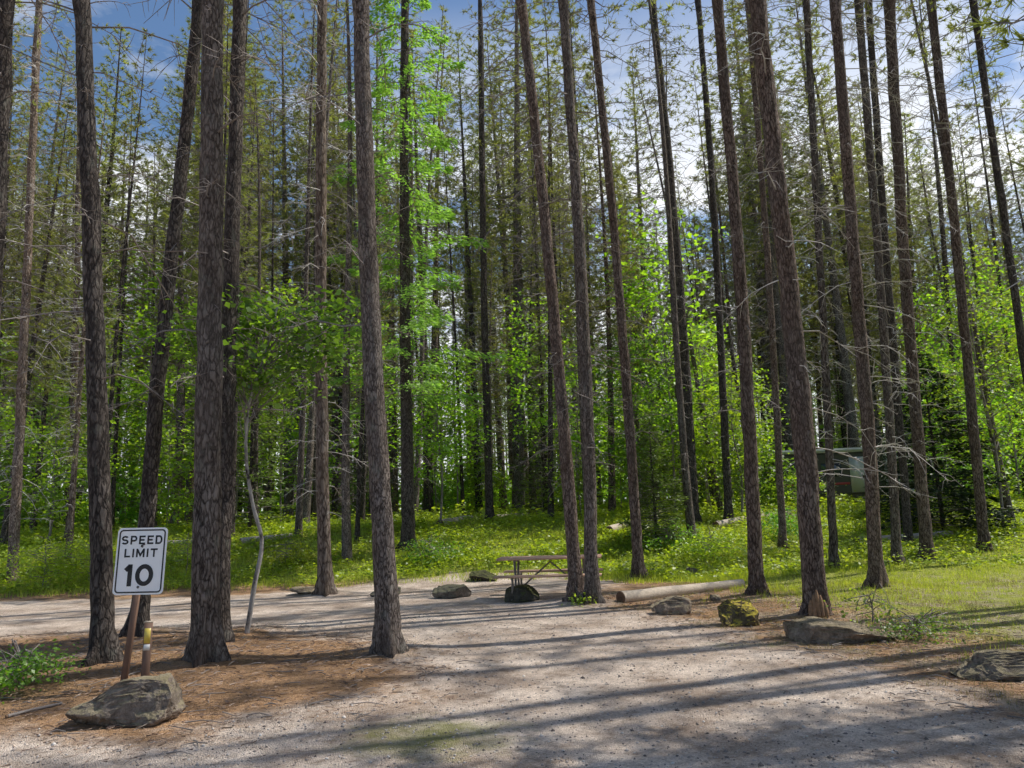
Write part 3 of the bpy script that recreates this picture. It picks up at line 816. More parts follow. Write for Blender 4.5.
for i, (X, Y) in enumerate(spots):
    k = RS_.randrange(6)
    if k in first: o = copy_tree(protos[k])
    else: o = protos[k]; first.add(k)
    px = 512 + 750 * X / Y
    s = RS_.uniform(.8, 1.08) if Y < 35 else RS_.uniform(1.2, 1.5) if Y < 50 else RS_.uniform(1.1, 1.45)
    if 585 < px < 715 and Y > 30: s *= .72
    if px > 945 and Y > 30: s *= .72
    if 135 < px < 185 and Y > 34: s *= .75
    o.location = (X, Y, hz(X, Y)); o.scale = (RS_.uniform(.95, 1.4),) * 2 + (1,); o.scale = (o.scale[0] * s, o.scale[1] * s, s)
    o.rotation_euler = (RS_.gauss(0, .018), -.035 + RS_.gauss(0, .03), RS_.uniform(0, 6.28))
    if Y < 32: o['label'] = LP_; o['group'] = GP
    else: o['label'] = LB; o['group'] = GB
for k in range(6):
    if k not in first: protos[k].location = (20 + k, 50, hz(20 + k, 50))

# pines added just outside the right frame edge to cast shade across the drive
thick_pole = proto_pine(23, .18, 1.3, .70, 'bark_brown', 40, 1.3, 26, label='tall pine added out of view beside the drive to shade the gravel', group='out of view pines added to shade the drive')
for i_, (X, Y) in enumerate(((8.3, 8.9), (9.3, 10.2), (10.4, 11.4), (11.8, 12.9), (11.9, 10.8), (7.9, 7.4), (13.4, 13.4))):
    o = thick_pole if i_ == 0 else copy_tree(thick_pole)
    o.location = (X, Y, hz(X, Y)); o.rotation_euler = (0, -.03, X * 2.3); q_ = .8 + .04 * (i_ * 7 % 9); o.scale = (q_, q_, 1)
for (X, Y, k) in ((11.5, 8.0, 1), (16.5, 8.2, 2), (7.6, 5.4, 5), (10.5, 5.0, 5), (6.6, 3.6, 5), (5.9, 6.5, 2), (5.0, 5.1, 5)):
    o = copy_tree(protos[k]); o.location = (X, Y, hz(X, Y)); o.scale = (1, 1, 1); o.rotation_euler = (0, -.03, X * 3.1)
    o['label'] = 'tall pine added out of view beside the drive to shade the gravel'; o['group'] = 'out of view pines added to shade the drive'

# far-off forest that reads as one mass
ff = MB()
for i in range(330):
    Y = RS_.uniform(70, 120); X = RS_.uniform(-.95, .95) * Y
    px = 512 + 750 * X / Y
    H = RS_.uniform(18, 28) * (.72 if 560 < px < 740 or px > 900 else 1)
    z = hz(X, min(Y, 90)); B = np.array([X, Y, z])
    ff.tube([B, B + [0, 0, H]], [.17, .03], 4, 0, False)
    n = 520; u = RNG.uniform(0, 1, n) ** .8; rr = 2.1 * (1 - u) ** .7 + .1; a = RNG.uniform(0, 2 * PI, n); q = rr * RNG.uniform(.25, 1, n) ** .6
    zz = H * (.18 + .82 * u)
    c = np.stack([X + np.cos(a) * q, Y + np.sin(a) * q, z + zz], 1)
    ax = np.stack([np.cos(a), np.sin(a), RNG.normal(-.1, .3, n)], 1) + RNG.normal(0, .4, (n, 3)); nr = RNG.normal(0, .6, (n, 3)); nr[:, 2] += 1
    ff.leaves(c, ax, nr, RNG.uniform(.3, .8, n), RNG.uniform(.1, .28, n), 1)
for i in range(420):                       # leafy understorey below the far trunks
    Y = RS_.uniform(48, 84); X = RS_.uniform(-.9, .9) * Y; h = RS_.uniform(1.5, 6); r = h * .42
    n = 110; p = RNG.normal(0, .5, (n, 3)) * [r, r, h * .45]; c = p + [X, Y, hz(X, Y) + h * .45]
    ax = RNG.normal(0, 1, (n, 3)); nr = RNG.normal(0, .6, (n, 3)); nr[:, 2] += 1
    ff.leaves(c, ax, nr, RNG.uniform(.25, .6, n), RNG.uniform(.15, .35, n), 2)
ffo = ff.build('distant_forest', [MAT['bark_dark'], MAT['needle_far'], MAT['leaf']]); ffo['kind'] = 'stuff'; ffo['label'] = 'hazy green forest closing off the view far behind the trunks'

# ------------------------------------------------------------------ maples, shrubs and young conifers
def plant(name, B, label, cat, stem, nclump, per, ctr, rad, size, mat='leaf', bark='twig', group=None, r0=.03, stem_mat=None):
    root = empty(name, B, label, cat, group)
    s = MB(); S = bez(stem, 16); s.tube(S, np.linspace(r0, r0 * .3, 16), 8 if r0 > .02 else 5, 0, False, .05)
    s.build('trunk' if cat == 'tree' else 'stem', MAT[stem_mat or bark], root, smooth=True)
    m = MB(); broadleaf(m, stem, nclump, per, ctr, rad, size)
    m.build('crown' if cat == 'tree' else 'foliage', [MAT[bark], MAT[mat]], root)
    return root

# maple sapling on the island: curved pale stem, leafy head
def white_stem():
    m, nt, out = new_mat('pale_stem')
    v = mapped(nt, (1, 1, .6)); n1 = noise(nt, v, 9, 4, .6)
    c = ramp(nt, [(.36, (.05, .045, .04)), (.46, (.30, .28, .26)), (.7, (.52, .50, .47))], n1).outputs[0]
    principled(nt, out, c, .85, n1, .4, .01); return m
MAT['pale_stem'] = white_stem()
B = at(247, 633)
sp = [np.zeros(3)] + [at_y(px, py, B[1] + dy) - B for px, py, dy in ((255, 583, 0), (262, 542, .05), (253, 505, .05), (246, 455, 0), (250, 400, -.05), (268, 345, 0), (280, 295, 0))]
cc = at_y(268, 350, B[1]) - B
def maple():
    root = empty('maple_tree', B, 'young maple with a crooked pale stem and broad leafy head on the needle island', 'tree')
    s = MB(); S = bez(sp, 28); s.tube(S, np.linspace(.036, .012, 28), 10, 0, False, .05); s.build('trunk', MAT['pale_stem'], root, smooth=True)
    m = MB()
    broadleaf(m, sp, 78, 44, tuple(cc + np.array([0, .15, .12])), (1.35, 1.0, .85), .11)
    broadleaf(m, sp, 18, 26, tuple(cc + np.array([-.9, 0, .35])), (.6, .5, .45), .105)
    m.build('crown', [MAT['twig'], MAT['leaf_maple']], root)
maple()

# right-hand maples and other broadleaf trees (pixel of the stem's foot, ground distance follows)
def maple_at(px, py, h, rad, label, mat='leaf', ncl=60, per=40, size=.12, lift=.55):
    B = at(px, py)
    st = [(0, 0, -.1), (.1, 0, h * .3), (-.05, .1, h * .6), (.05, 0, h * .95)]
    return plant('maple_tree', B, label, 'tree', st, ncl, per, (0, 0, h * lift), (rad, rad * .9, h * (1 - lift) * 1.05), size, mat, r0=.045)
maple_at(1004, 532, 8.2, 1.9, 'bright green maple filling the right frame edge behind the lone leaning pine', ncl=85, per=44, lift=.56)
maple_at(955, 512, 5.2, 1.4, 'green maple with layered leaves rising behind the dark spruce', ncl=55, size=.13)
maple_at(640, 520, 6.8, 1.3, 'narrow leafy maple standing behind the young fir', 'leaf_deep', ncl=60, size=.15, lift=.6)
maple_at(440, 528, 5.6, 1.45, 'yellow green maple beside the larch, spreading over the bank', ncl=60, size=.14, lift=.62)
maple_at(742, 518, 5.2, 1.4, 'yellow green maple behind the thin dark pine on the bank', ncl=60, size=.15, lift=.58)
maple_at(48, 545, 4.3, 1.5, 'light green maple behind the thin pale pines at left', ncl=60, size=.14, lift=.58)

# slim maples lit by the sun along the top of the bank
mp_ = [plant('maple_tree', (0, 0, 0), 'x', 'tree', [(0, 0, -.1), (.1, 0, h_ * .3), (-.05, .1, h_ * .6), (.05, 0, h_ * .95)], ncl_, 34, (0, 0, h_ * lf), (rr_, rr_ * .9, h_ * (1 - lf) * 1.05), sz_, 'leaf', r0=.04) for h_, rr_, lf, ncl_, sz_ in ((7.6, 1.5, .62, 46, .18), (10.0, 1.7, .60, 58, .19), (5.6, 1.5, .58, 44, .17))]
ms, mf = [], set()
while len(ms) < 38:
    Y = RS_.uniform(27, 40); X = RS_.uniform(-.74, .8) * Y; px = 512 + 750 * X / Y
    if abs(X / Y - 15 / 34.) < .11 or any((X - a) ** 2 + (Y - b) ** 2 < 3 for a, b in ms): continue
    k = RS_.choice((0, 0, 1, 1, 2)); o = copy_tree(mp_[k]) if k in mf else mp_[k]; mf.add(k); ms.append((X, Y))
    s = RS_.uniform(.8, 1.2); o.scale = (s, s, s); o.location = (X, Y, hz(X, Y)); o.rotation_euler = (0, 0, RS_.uniform(0, 6.28))
    o['label'] = 'slim sunlit maple with layered yellow green leaves, one of many on the bank'; o['group'] = 'slim maples along the top of the bank'

# shrubs deeper in
def proto_shrub(h, r, mat, size, ncl=34, per=34):
    return plant('leafy_shrub', (0, 0, 0), 'x', 'shrub', [(0, 0, -.1), (.05, .03, h * .4), (0, 0, h * .85)], ncl, per, (0, 0, h * .55), (r, r, h * .5), size, mat, r0=.018)
sh = [proto_shrub(2.2, 1.0, 'leaf', .15), proto_shrub(3.6, 1.3, 'leaf', .17, 46), proto_shrub(1.3, .8, 'leaf', .13), proto_shrub(3.0, 1.2, 'leaf_deep', .17, 42), proto_shrub(5.0, 1.5, 'leaf', .19, 60)]
GS = 'leafy shrubs between the background trunks'; LS = 'bright green leafy shrub among many alike between the background trunks'
ss = []
tries = 0
while len(ss) < 62 and tries < 9000:
    tries += 1
    Y = RS_.uniform(24, 56); X = RS_.uniform(-.76, .78) * Y
    if abs(X / Y - 15 / 34.) < .12 and Y < 38: continue
    if Y < 38 and -.45 * Y < X < .07 * Y: continue
    if any((X - a) ** 2 + (Y - b) ** 2 < 1.7 for a, b in ss): continue
    ss.append((X, Y))
fs = set()
for X, Y in sorted(ss, key=lambda s: s[1]):
    k = RS_.choice([0, 1, 1, 2, 3, 4, 4, 3])
    if Y < 28 and k in (4,): k = 0
    o = copy_tree(sh[k]) if k in fs else sh[k]; fs.add(k)
    o.location = (X, Y, hz(X, Y)); s = RS_.uniform(.8, 1.25); o.scale = (s, s, s * RS_.uniform(.85, 1.15)); o.rotation_euler = (0, 0, RS_.uniform(0, 6.28))
    o['label'] = LS; o['group'] = GS
# nearer bushes with a place of their own
def bush(px, py, h, r, label, mat='leaf', size=.1, ncl=30, per=34, name='leafy_bush'):
    B = at(px, py)
    return plant(name, B, label, 'bush', [(0, 0, -.05), (.03, 0, h * .4), (0, 0, h * .85)], ncl, per, (0, 0, h * .52), (r, r, h * .48), size, mat, r0=.014)
bush(42, 590, 1.5, .95, 'pale green airy bush on the left clearing edge beside the thin pale pine', 'cover', .075, 44, 40)
bush(88, 583, 1.2, .7, 'low bright bush just left of the dark pine behind the sign', 'cover', .08)
bush(186, 574, 1.1, .8, 'rounded bright bush between the speed limit sign and the thick grey trunk', 'cover', .08)
bush(285, 566, .7, .8, 'low spreading bush left of the slim reddish pine', 'cover', .08)
bush(430, 564, .7, .8, 'dark green bush at the foot of the larch', 'leaf_deep', .08)
bush(668, 550, .8, .9, 'leafy bush in front of the young fir', 'leaf_deep', .09)
bush(712, 560, .7, .8, 'leafy bush on the bank above the peeled log', 'cover', .09)
bush(790, 540, .9, .8, 'dark bush beside the thin brown pine on the bank', 'leaf_deep', .09)
bush(800, 510, 1.5, 1.2, 'green bush half covering the parked camper behind the scarred pine', 'leaf', .13)
bush(18, 690, .34, .42, 'dark green low leafy clump on the needles at the left edge', 'leaf_deep', .045, 26, 60)
bush(580, 604, .17, .17, 'small grass green tuft at the foot of the pair of pines', 'cover', .06, 10, 22)
bush(918, 640, .24, .5, 'low green leafy clump at the right end of the long flat rock', 'leaf_deep', .04, 26, 40)
bush(872, 622, .42, .42, 'thin leafy sprig growing over the middle of the long flat rock', 'leaf', .06, 16, 9, 'leafy_sprig')

def fir_at(px, py, h, r, label, mat, nbr, per, ll, lw, droop=.25, z0=.15):
    B = at(px, py); root = empty('fir_tree', B, label, 'tree')
    P = lambda z: np.array([0, 0, z])
    s = MB(); s.tube([(0, 0, -.1), (0, 0, h * .5), (0, 0, h)], [.03 + h * .008, .02 + h * .004, .006], 6); s.build('trunk', MAT['bark_dark'], root, smooth=True)
    m = MB(); spray_crown(m, P, z0, h, r, nbr, per, ll, lw, droop=droop, up0=.12, pw=.85); m.build('crown', [MAT['twig'], MAT[mat]], root)
    return root
fir_at(657, 545, 3.6, 1.1, 'small young fir with a narrow cone of green sprays on the bank', 'fir_young', 130, 110, .12, .04)
fir_at(944, 530, 5.2, 2.0, 'dark dense spruce low behind the close group of pines at right', 'fir', 150, 150, .17, .065, .35, .03)
fir_at(902, 522, 3.6, 1.3, 'smaller dark spruce beside the camper behind the pair of slender pines', 'fir', 100, 100, .13, .05, .35, .05)
fp = []
for (px, py, h) in ((545, 516, 7.5), (250, 531, 8.5), (120, 528, 7.0), (850, 502, 8.5), (690, 509, 6.5), (30, 531, 9), (370, 520, 7.5)):
    r_ = fir_at(px, py, h, h * .2, 'young dark fir among several alike between the background trunks', 'fir_young' if px % 3 else 'fir', 130, 80, .16, .055)
    r_['group'] = 'young firs between the background trunks'

# ------------------------------------------------------------------ rocks, logs
from mathutils import noise as mn
def rock(px, py, wpx, hpx, label, mat, depth=.7, seed=0, boxy=.6, cuts=9, prof=None, sub=4, rotz=0.0, rough=1.0, name='boulder', sink=.12):
    B = at(px, py); d = float(np.dot(B - CAM, FW))
    W = wpx * d / FPX; Hh = hpx * d / FPX
    B = B + np.array([0, W * depth * .4, 0]); B[2] = hz(B[0], B[1])
    rs = random.Random(seed)
    bm = bmesh.new(); bmesh.ops.create_icosphere(bm, subdivisions=sub, radius=1)
    planes = []
    for k in range(cuts):
        n = Vector((rs.gauss(0, 1), rs.gauss(0, 1), rs.gauss(.15, .6))).normalized(); planes.append((n, rs.uniform(.62, .9)))
    for v in bm.verts:
        p = v.co.copy()
        p = Vector([math.copysign(abs(c) ** boxy, c) for c in p])
        for n, dd in planes:
            t = p.dot(n) - dd
            if t > 0: p -= n * t
        v.co = p
    xs = [v.co.x for v in bm.verts]; ys = [v.co.y for v in bm.verts]; zs_ = [v.co.z for v in bm.verts]
    for v in bm.verts:
        x = (v.co.x - min(xs)) / (max(xs) - min(xs)) - .5; y = (v.co.y - min(ys)) / (max(ys) - min(ys)) - .5; z = (v.co.z - min(zs_)) / (max(zs_) - min(zs_))
        k = prof(x) if prof else 1.0
        v.co = Vector((x * W, y * W * depth, (z * (1 + sink) - sink) * Hh * k))
    bm.normal_update(); A_ = min(W, Hh * 1.6)
    for v in bm.verts:
        q = v.co / A_ + Vector((seed, 0, 0))
        f = mn.fractal(q * 1.5, .9, 2.1, 3) * .085 * rough + abs(mn.fractal(q * 4.2, .8, 2.1, 4)) * -.07 * rough
        v.co += v.normal * f * A_
    me = bpy.data.meshes.new(name); bm.to_mesh(me); bm.free(); me.materials.append(MAT[mat])
    o = link(name, me); o.location = B; o.rotation_euler = (0, 0, rotz)
    return tag(o, label, 'rock')
MAT['rock_brown'] = rock_mat('rock_brown', (.035, .027, .02), (.36, .30, .25), (.25, .22, .11), .45)
MAT['rock_grey'] = rock_mat('rock_grey', (.035, .029, .024), (.27, .24, .205), (.15, .16, .05), .3)
MAT['rock_dark'] = rock_mat('rock_dark', (.02, .018, .015), (.12, .11, .085), (.10, .11, .03), .6)
MAT['rock_lichen'] = rock_mat('rock_lichen', (.04, .032, .018), (.19, .155, .10), (.46, .37, .055), .9)
MAT['rock_tan'] = rock_mat('rock_tan', (.04, .03, .022), (.40, .325, .26), (.30, .26, .12), .3)
rock(114, 728, 108, 44, 'angular brown grey boulder in front of the speed limit sign post', 'rock_brown', .62, 3, .62, 8, lambda x: .5 + .5 * float(sstep(-.45, .05, x)), 5, .12, .75)
rock(451, 599, 40, 13, 'low brown boulder on the gravel left of the picnic table', 'rock_grey', .7, 7, .6, 8)
rock(384, 597, 31, 10, 'small flat boulder half hidden behind the lone island pine', 'rock_grey', .7, 9, .6, 8)
rock(484, 582, 30, 10, 'dark low stone at the back gravel edge left of the picnic table', 'rock_dark', .8, 12, .6, 8)
rock(523, 603, 37, 16, 'dark mossy squared block right in front of the picnic table', 'rock_dark', .7, 15, .4, 6)
rock(305, 595, 36, 7, 'flat tan stone beside the foot of the slim reddish pine', 'rock_tan', .8, 18, .6, 8)
rock(673, 615, 42, 17, 'brown grey boulder in front of the peeled log', 'rock_tan', .7, 21, .55, 8)
rock(745, 627, 47, 27, 'yellow lichen covered boulder on the right edge of the gravel', 'rock_lichen', .85, 27, .6, 9, None, 5, .3)
rock(716, 601, 11, 6, 'fist sized stone between the peeled log and the yellow boulder', 'rock_tan', .9, 29, .7, 7, sub=3)
rock(693, 576, 12, 8, 'small dark stone on the grass beyond the peeled log', 'rock_grey', .9, 31, .7, 7, sub=3)
rock(858, 644, 122, 21, 'long flat dark rock with a sunlit top beside the scarred pine', 'rock_tan', .6, 35, .6, 9, lambda x: .65 + .35 * float(sstep(.35, -.3, x)), 5, -.16, 1.1)
rock(1024, 681, 118, 25, 'broken brown rock slab on the dry grass at the right frame edge', 'rock_brown', .5, 44, .62, 10, lambda x: .72 + .28 * float(sstep(-.38, -.25, x)), 5, -.1, 1.3)
rock(672, 316 + 211, 14, 8, 'small stone on the bank at the foot of the dark pine', 'rock_grey', .9, 41, .7, 7, sub=3)

MAT['log_pale'] = plain('log_pale', (.50, .42, .33), .8, .3, 6, .35, stretch=(.5, 6, 6))
MAT['log_end'] = plain('log_end', (.16, .105, .07), .9, .5, 18)
MAT['log_old'] = plain('log_old', (.42, .36, .30), .9, .45, 8, .5, stretch=(.6, 5, 5))
def log(a, b, r, label, mat='log_old', bend=.03, name='fallen_log', cat='log', bark_to=0.0, z=.95):
    A, B2 = at(*a), at(*b); mid = A; d = B2 - A
    L = np.linalg.norm(d[:2]); nseg = max(6, int(L / .35))
    t = np.linspace(0, 1, nseg + 1)
    pts = A + d * t[:, None]
    pts[:, 2] = height(pts[:, 0], pts[:, 1]); pts[:, 2] = np.maximum(pts[:, 2] * .4 + (A[2] + (B2[2] - A[2]) * t) * .6, pts[:, 2] - r * .4) + r * z
    pts[:, :2] += np.stack([-d[1] * np.sin(PI * t) * bend, d[0] * np.sin(PI * t) * bend], 1) + RNG.normal(0, r * .06, (nseg + 1, 2))
    root = empty(name, (A[0], A[1], hz(A[0], A[1])), label, cat); org = np.array(root.location)
    m = MB(); m.tube(pts - org, np.linspace(r, r * .72, nseg + 1), 14, 0, True, .03); o = m.build('shaft', MAT[mat], root, smooth=False)
    o.data.polygons.foreach_set('use_smooth', [len(p.vertices) == 4 for p in o.data.polygons])
    # dark cut face, a disc set just proud of the end
    T_ = (pts[1] - pts[0]); T_ /= np.linalg.norm(T_)
    e = MB(); e.tube([pts[0] - org - T_ * .004, pts[0] - org - T_ * .016], [r * .96, r * .9], 14); e.build('cut_end', MAT['log_end'], root)
    if bark_to:
        k = max(3, int(bark_to * nseg) + 1)
        bk = MB(); bk.tube(pts[:k] - org, np.linspace(r * 1.06, r * 1.03, k), 14, 0, False, .05); bk.build('bark', MAT['bark_brown'], root, smooth=True)
    return root
log((621, 602), (742, 587), .118, 'pale peeled log lying along the right edge of the gravel', 'log_pale', .01, z=.6)
log((652, 524), (724, 504), .15, 'pale thin fallen log sloping up the bank behind the dark pine', 'log_pale', .02)
log((610, 535), (636, 527), .14, 'short pale log end on the grass left of the young fir', 'log_pale', 0)
log((716, 529), (806, 515), .13, 'grey fallen log on the bank behind the reddish pine', 'log_old', .03)
log((240, 545), (292, 539), .11, 'weathered brown log low on the bank behind the slim reddish pine', 'log_old', .03)
log((152, 549), (212, 546), .12, 'old log on the bank right behind the speed limit sign', 'log_old', .02)
log((440, 528), (528, 518), .14, 'thin brown log along the top of the bank in the middle', 'log_old', .02)
log((858, 545), (952, 537), .11, 'grey fallen log in the grass below the dark spruce', 'log_old', .02)
log((8, 718), (62, 705), .016, 'thin dead stick on the needles left of the sign boulder', 'twig', .04, 'dead_stick', 'stick', 0, .9)

# ------------------------------------------------------------------ speed limit sign
MAT['sign_white'] = plain('sign_white', (.9, .9, .9), .35, .03, 3, .02, .4)
MAT['sign_black'] = plain('sign_black', (.018, .018, .02), .45, .2, 20, .05, .4)
MAT['alu'] = plain('alu', (.55, .55, .56), .4, .1, 10, .05, .5, .6)
MAT['post_brown'] = plain('post_brown', (.19, .118, .085), .7, .25, 20, .3, .2, stretch=(1, 1, .2))
MAT['bolt'] = plain('bolt', (.12, .11, .10), .5, .2, 30, .1, .5, .7)
def sheet(mb, outline, y, z0=0, mi=0):
    """flat polygon in the XZ plane facing -Y"""
    v = [(x, y, z) for x, z in outline]; n = len(v); c = np.mean(v, 0)
    mb.add(np.vstack([v, c]), [[i, (i + 1) % n, n] for i in range(n)], mi)
def rrect(w, h, r, k=6):
    out = []
    for cx, cz, a0 in ((w/2-r, -h/2+r, -PI/2), (w/2-r, h/2-r, 0), (-w/2+r, h/2-r, PI/2), (-w/2+r, -h/2+r, PI)):
        for i in range(k + 1):
            a = a0 + PI / 2 * i / k; out.append((cx + r * math.cos(a), cz + r * math.sin(a)))
    return out
def stroke(mb, pts, w, y, closed=False):
    P = [tuple(pts[0])]
    for q in pts[1:]:
        if math.dist(q, P[-1]) > 1e-5: P.append(tuple(q))
    P = np.array(P); n = len(P)
    if closed: nx_ = np.roll(P, -1, 0); pv = np.roll(P, 1, 0)
    else: nx_ = np.vstack([P[1:], 2 * P[-1] - P[-2]]); pv = np.vstack([2 * P[0] - P[1], P[:-1]])
    d1 = P - pv; d1 /= np.linalg.norm(d1, axis=1)[:, None]; d2 = nx_ - P; d2 /= np.linalg.norm(d2, axis=1)[:, None]
    n1 = np.stack([-d1[:, 1], d1[:, 0]], 1); n2 = np.stack([-d2[:, 1], d2[:, 0]], 1)
    m = n1 + n2; m /= np.linalg.norm(m, axis=1)[:, None]; k = (w / 2) / np.maximum((m * n1).sum(1), .4)
    A = P + m * k[:, None]; Bq = P - m * k[:, None]
    V = [(x, y, z) for x, z in A] + [(x, y, z) for x, z in Bq]
    r = range(n if closed else n - 1)
    mb.add(V, [[i, n + i, n + (i + 1) % n, (i + 1) % n] for i in r])
def arc(cx, cz, rx, rz, a0, a1, k=14):
    return [(cx + rx * math.cos(math.radians(a0 + (a1 - a0) * i / k)), cz + rz * math.sin(math.radians(a0 + (a1 - a0) * i / k))) for i in range(k + 1)]
def glyph(ch, w, t):
    """strokes of a letter of height 1, width w, pen t (inside the box)"""
    h = t / 2; l, r_, b, tp = h, w - h, h, 1 - h; md = .5
    if ch == 'S':
        q = (tp - md) / 2; q2 = (md - b) / 2
        return [arc(w/2, md + q, w/2 - h, q, 25, 180, 9) + arc(w/2, md + q, w/2 - h, q, 180, 270, 6)[1:] + arc(w/2, b + q2, w/2 - h, q2, 90, -90, 12)[1:] + arc(w/2, b + q2, w/2 - h, q2, 270, 205, 6)[1:]]
    if ch == 'P': return [[(l, 0), (l, 1)], [(l, tp), (w - .30, tp)] + arc(w - .30, (tp + .42) / 2, .30 - h, (tp - .42) / 2, 90, -90, 10) + [(l, .42)]]
    if ch == 'E': return [[(l, 0), (l, 1)], [(l, tp), (w, tp)], [(l, .5), (w * .85, .5)], [(l, b), (w, b)]]
    if ch == 'D': return [[(l, 0), (l, 1)], [(l, tp), (w - .34, tp)] + arc(w - .34, .5, .34 - h, .5 - h, 90, -90, 14) + [(l, b)]]
    if ch == 'L': return [[(l, 0), (l, 1)], [(l, b), (w, b)]]
    if ch == 'I': return [[(w / 2, 0), (w / 2, 1)]]
    if ch == 'M': return [[(l, 0), (l, 1)], [(r_, 0), (r_, 1)], [(l, .96), (w / 2, .22), (r_, .96)]]
    if ch == 'T': return [[(w / 2, 0), (w / 2, 1)], [(0, tp), (w, tp)]]
    if ch == '1': return [[(r_, 0), (r_, 1)], [(r_, .93), (0.04, .72)]]
    if ch == '0': return [('closed', arc(w / 2, .5, w / 2 - h, .5 - h, 0, 360, 32)[:-1])]
def word(mb, text, x0, x1, z0, z1, widths, pen, gap, y):
    hgt = z1 - z0; tot = sum(widths) + gap * (len(text) - 1); k = (x1 - x0) / tot; x = 0.0
    for ch, w in zip(text, widths):
        for st in glyph(ch, w, pen):
            cl = st[0] == 'closed'; pts = st[1] if cl else st
            stroke(mb, [(x0 + (x + px) * k, z0 + pz * hgt) for px, pz in pts], pen * hgt, y, cl)
        x += w + gap
B = at(121, 690)
sign = empty('speed_limit_sign', B, 'white speed limit sign on a leaning brown post', 'sign')
SW, SH = .457, .61
ctr_target = at_y(138.5, 561, B[1] + .03)
lat = math.atan2(ctr_target[0] - B[0], ctr_target[2] - B[2]); ln_ = np.linalg.norm(ctr_target - B)
sign.rotation_euler = (-.06, lat, .03)
zc = ln_
pm = MB(); pm.box((-.027, .012, -.3), (.027, .034, zc + .24)); pm.box((-.027, .034, -.3), (-.015, .052, zc + .24)); pm.box((.015, .034, -.3), (.027, .052, zc + .24))
pm.build('post', MAT['post_brown'], sign)
pan = MB(); ol = rrect(SW, SH, .04)
n_ = len(ol)
pan.add([(x, -.002, z) for x, z in ol] + [(x, .003, z) for x, z in ol], [[i, (i + 1) % n_, n_ + (i + 1) % n_, n_ + i] for i in range(n_)], 1)
sheet(pan, ol, -.002, mi=0); sheet(pan, ol[::-1], .003, mi=1)
pn = pan.build('panel', [MAT['sign_white'], MAT['alu']], sign, loc=(0, 0, zc)); pn.rotation_euler = (0, -.06, 0); pn.scale = (1.08, 1, 1.07)
bd = MB(); bo = rrect(SW - .045, SH - .045, .03); stroke(bd, bo, .013, -.0045, True); bd.build('border', MAT['sign_black'], pn)
le = MB()
word(le, 'SPEED', -.188, .186, .152, .232, [.78, .74, .70, .70, .78], .20, .22, -.0045)
word(le, 'LIMIT', -.152, .150, .034, .112, [.66, .2, .95, .2, .78], .20, .22, -.0045)
word(le, '10', -.135, .130, -.228, -.030, [.34, .80], .205, .13, -.0045)
le.build('lettering', MAT['sign_black'], pn)
for z, x in ((.135, .004), (-.236, .0)):
    b = MB(); b.tube([(x, -.003, z), (x, -.009, z), (x, -.012, z)], [.012, .012, .007], 8); b.build('bolt', MAT['bolt'], pn)
cu = MB(); cu.tube([(.03, -.0055, .152), (.0, -.006, .142), (.012, -.006, .122)], [.006, .008, .004], 5); cu.build('scuff_mark', MAT['bolt'], pn)

B = at(144, 690)
mk = empty('marker_post', B, 'short brown marker post with a yellow reflective tip beside the sign', 'post', rot=(0, .02, .25))
ph = .62
m = MB(); m.box((-.035, -.012, -.2), (.035, .012, ph)); m.box((-.035, .012, -.2), (-.024, .03, ph)); m.box((.024, .012, -.2), (.035, .03, ph)); m.build('post', MAT['post_brown'], mk)
m = MB(); m.box((-.028, -.0155, ph - .19), (.028, -.0125, ph - .05)); m.build('reflector', plain('reflector_yellow', (.72, .55, .10), .3, .1, 10, .05, .5), mk)
m = MB(); m.box((-.028, -.0155, ph - .255), (.028, -.0125, ph - .20)); m.build('label_band', plain('band_white', (.75, .74, .70), .4, .05, 10, .05, .4), mk)
m = MB(); m.box((-.037, -.014, ph + .001), (.037, .032, ph + .014)); m.build('cap', MAT['log_pale'], mk)

# ------------------------------------------------------------------ picnic table
MAT['table_wood'] = plain('table_wood', (.58, .37, .26), .75, .3, 7, .3, .25, stretch=(.4, 5, 5))
MAT['pipe'] = plain('pipe', (.22, .20, .18), .55, .25, 12, .1, .4, .3)
A_ = at(556, 598)
tb = empty('picnic_table', (A_[0] - .06, A_[1] + .55, hz(A_[0], A_[1] + .55)), 'brown wooden picnic table with benches on pipe legs at the back of the gravel', 'table', rot=(0, 0, -.13))
m = MB()
for k in range(5): m.box((-1.0, -.37 + k * .15, .715), (1.0, -.37 + k * .15 + .14, .755))
m.build('tabletop', MAT['table_wood'], tb)
for s in (-1, 1):
    m = MB()
    for k in range(2): m.box((-1.0, s * .66 - .135 + k * .14, .42), (1.0, s * .66 - .135 + k * .14 + .13, .455))
    m.build('bench', MAT['table_wood'], tb)
for s in (-1, 1):
    m = MB(); x = s * .66
    m.tube([(x, -.66, 0), (x, -.66, .395)], .024, 8); m.tube([(x, .66, 0), (x, .66, .395)], .024, 8)
    m.tube([(x, -.79, .402), (x, .79, .402)], .02, 8); m.tube([(x, -.34, .70), (x, .34, .70)], .02, 8)
    m.tube([(x, -.30, .69), (x, -.20, .40), (x, -.26, .02)], .024, 8); m.tube([(x, .30, .69), (x, .20, .40), (x, .26, .02)], .024, 8)
    m.tube([(x, -.70, .015), (x, .70, .015)], .024, 8)
    m.build('leg_frame', MAT['pipe'], tb, smooth=True)
m = MB(); m.tube([(-.64, 0, .12), (0, 0, .66)], .016, 6); m.tube([(.64, 0, .12), (0, 0, .66)], .016, 6); m.build('brace', MAT['pipe'], tb)

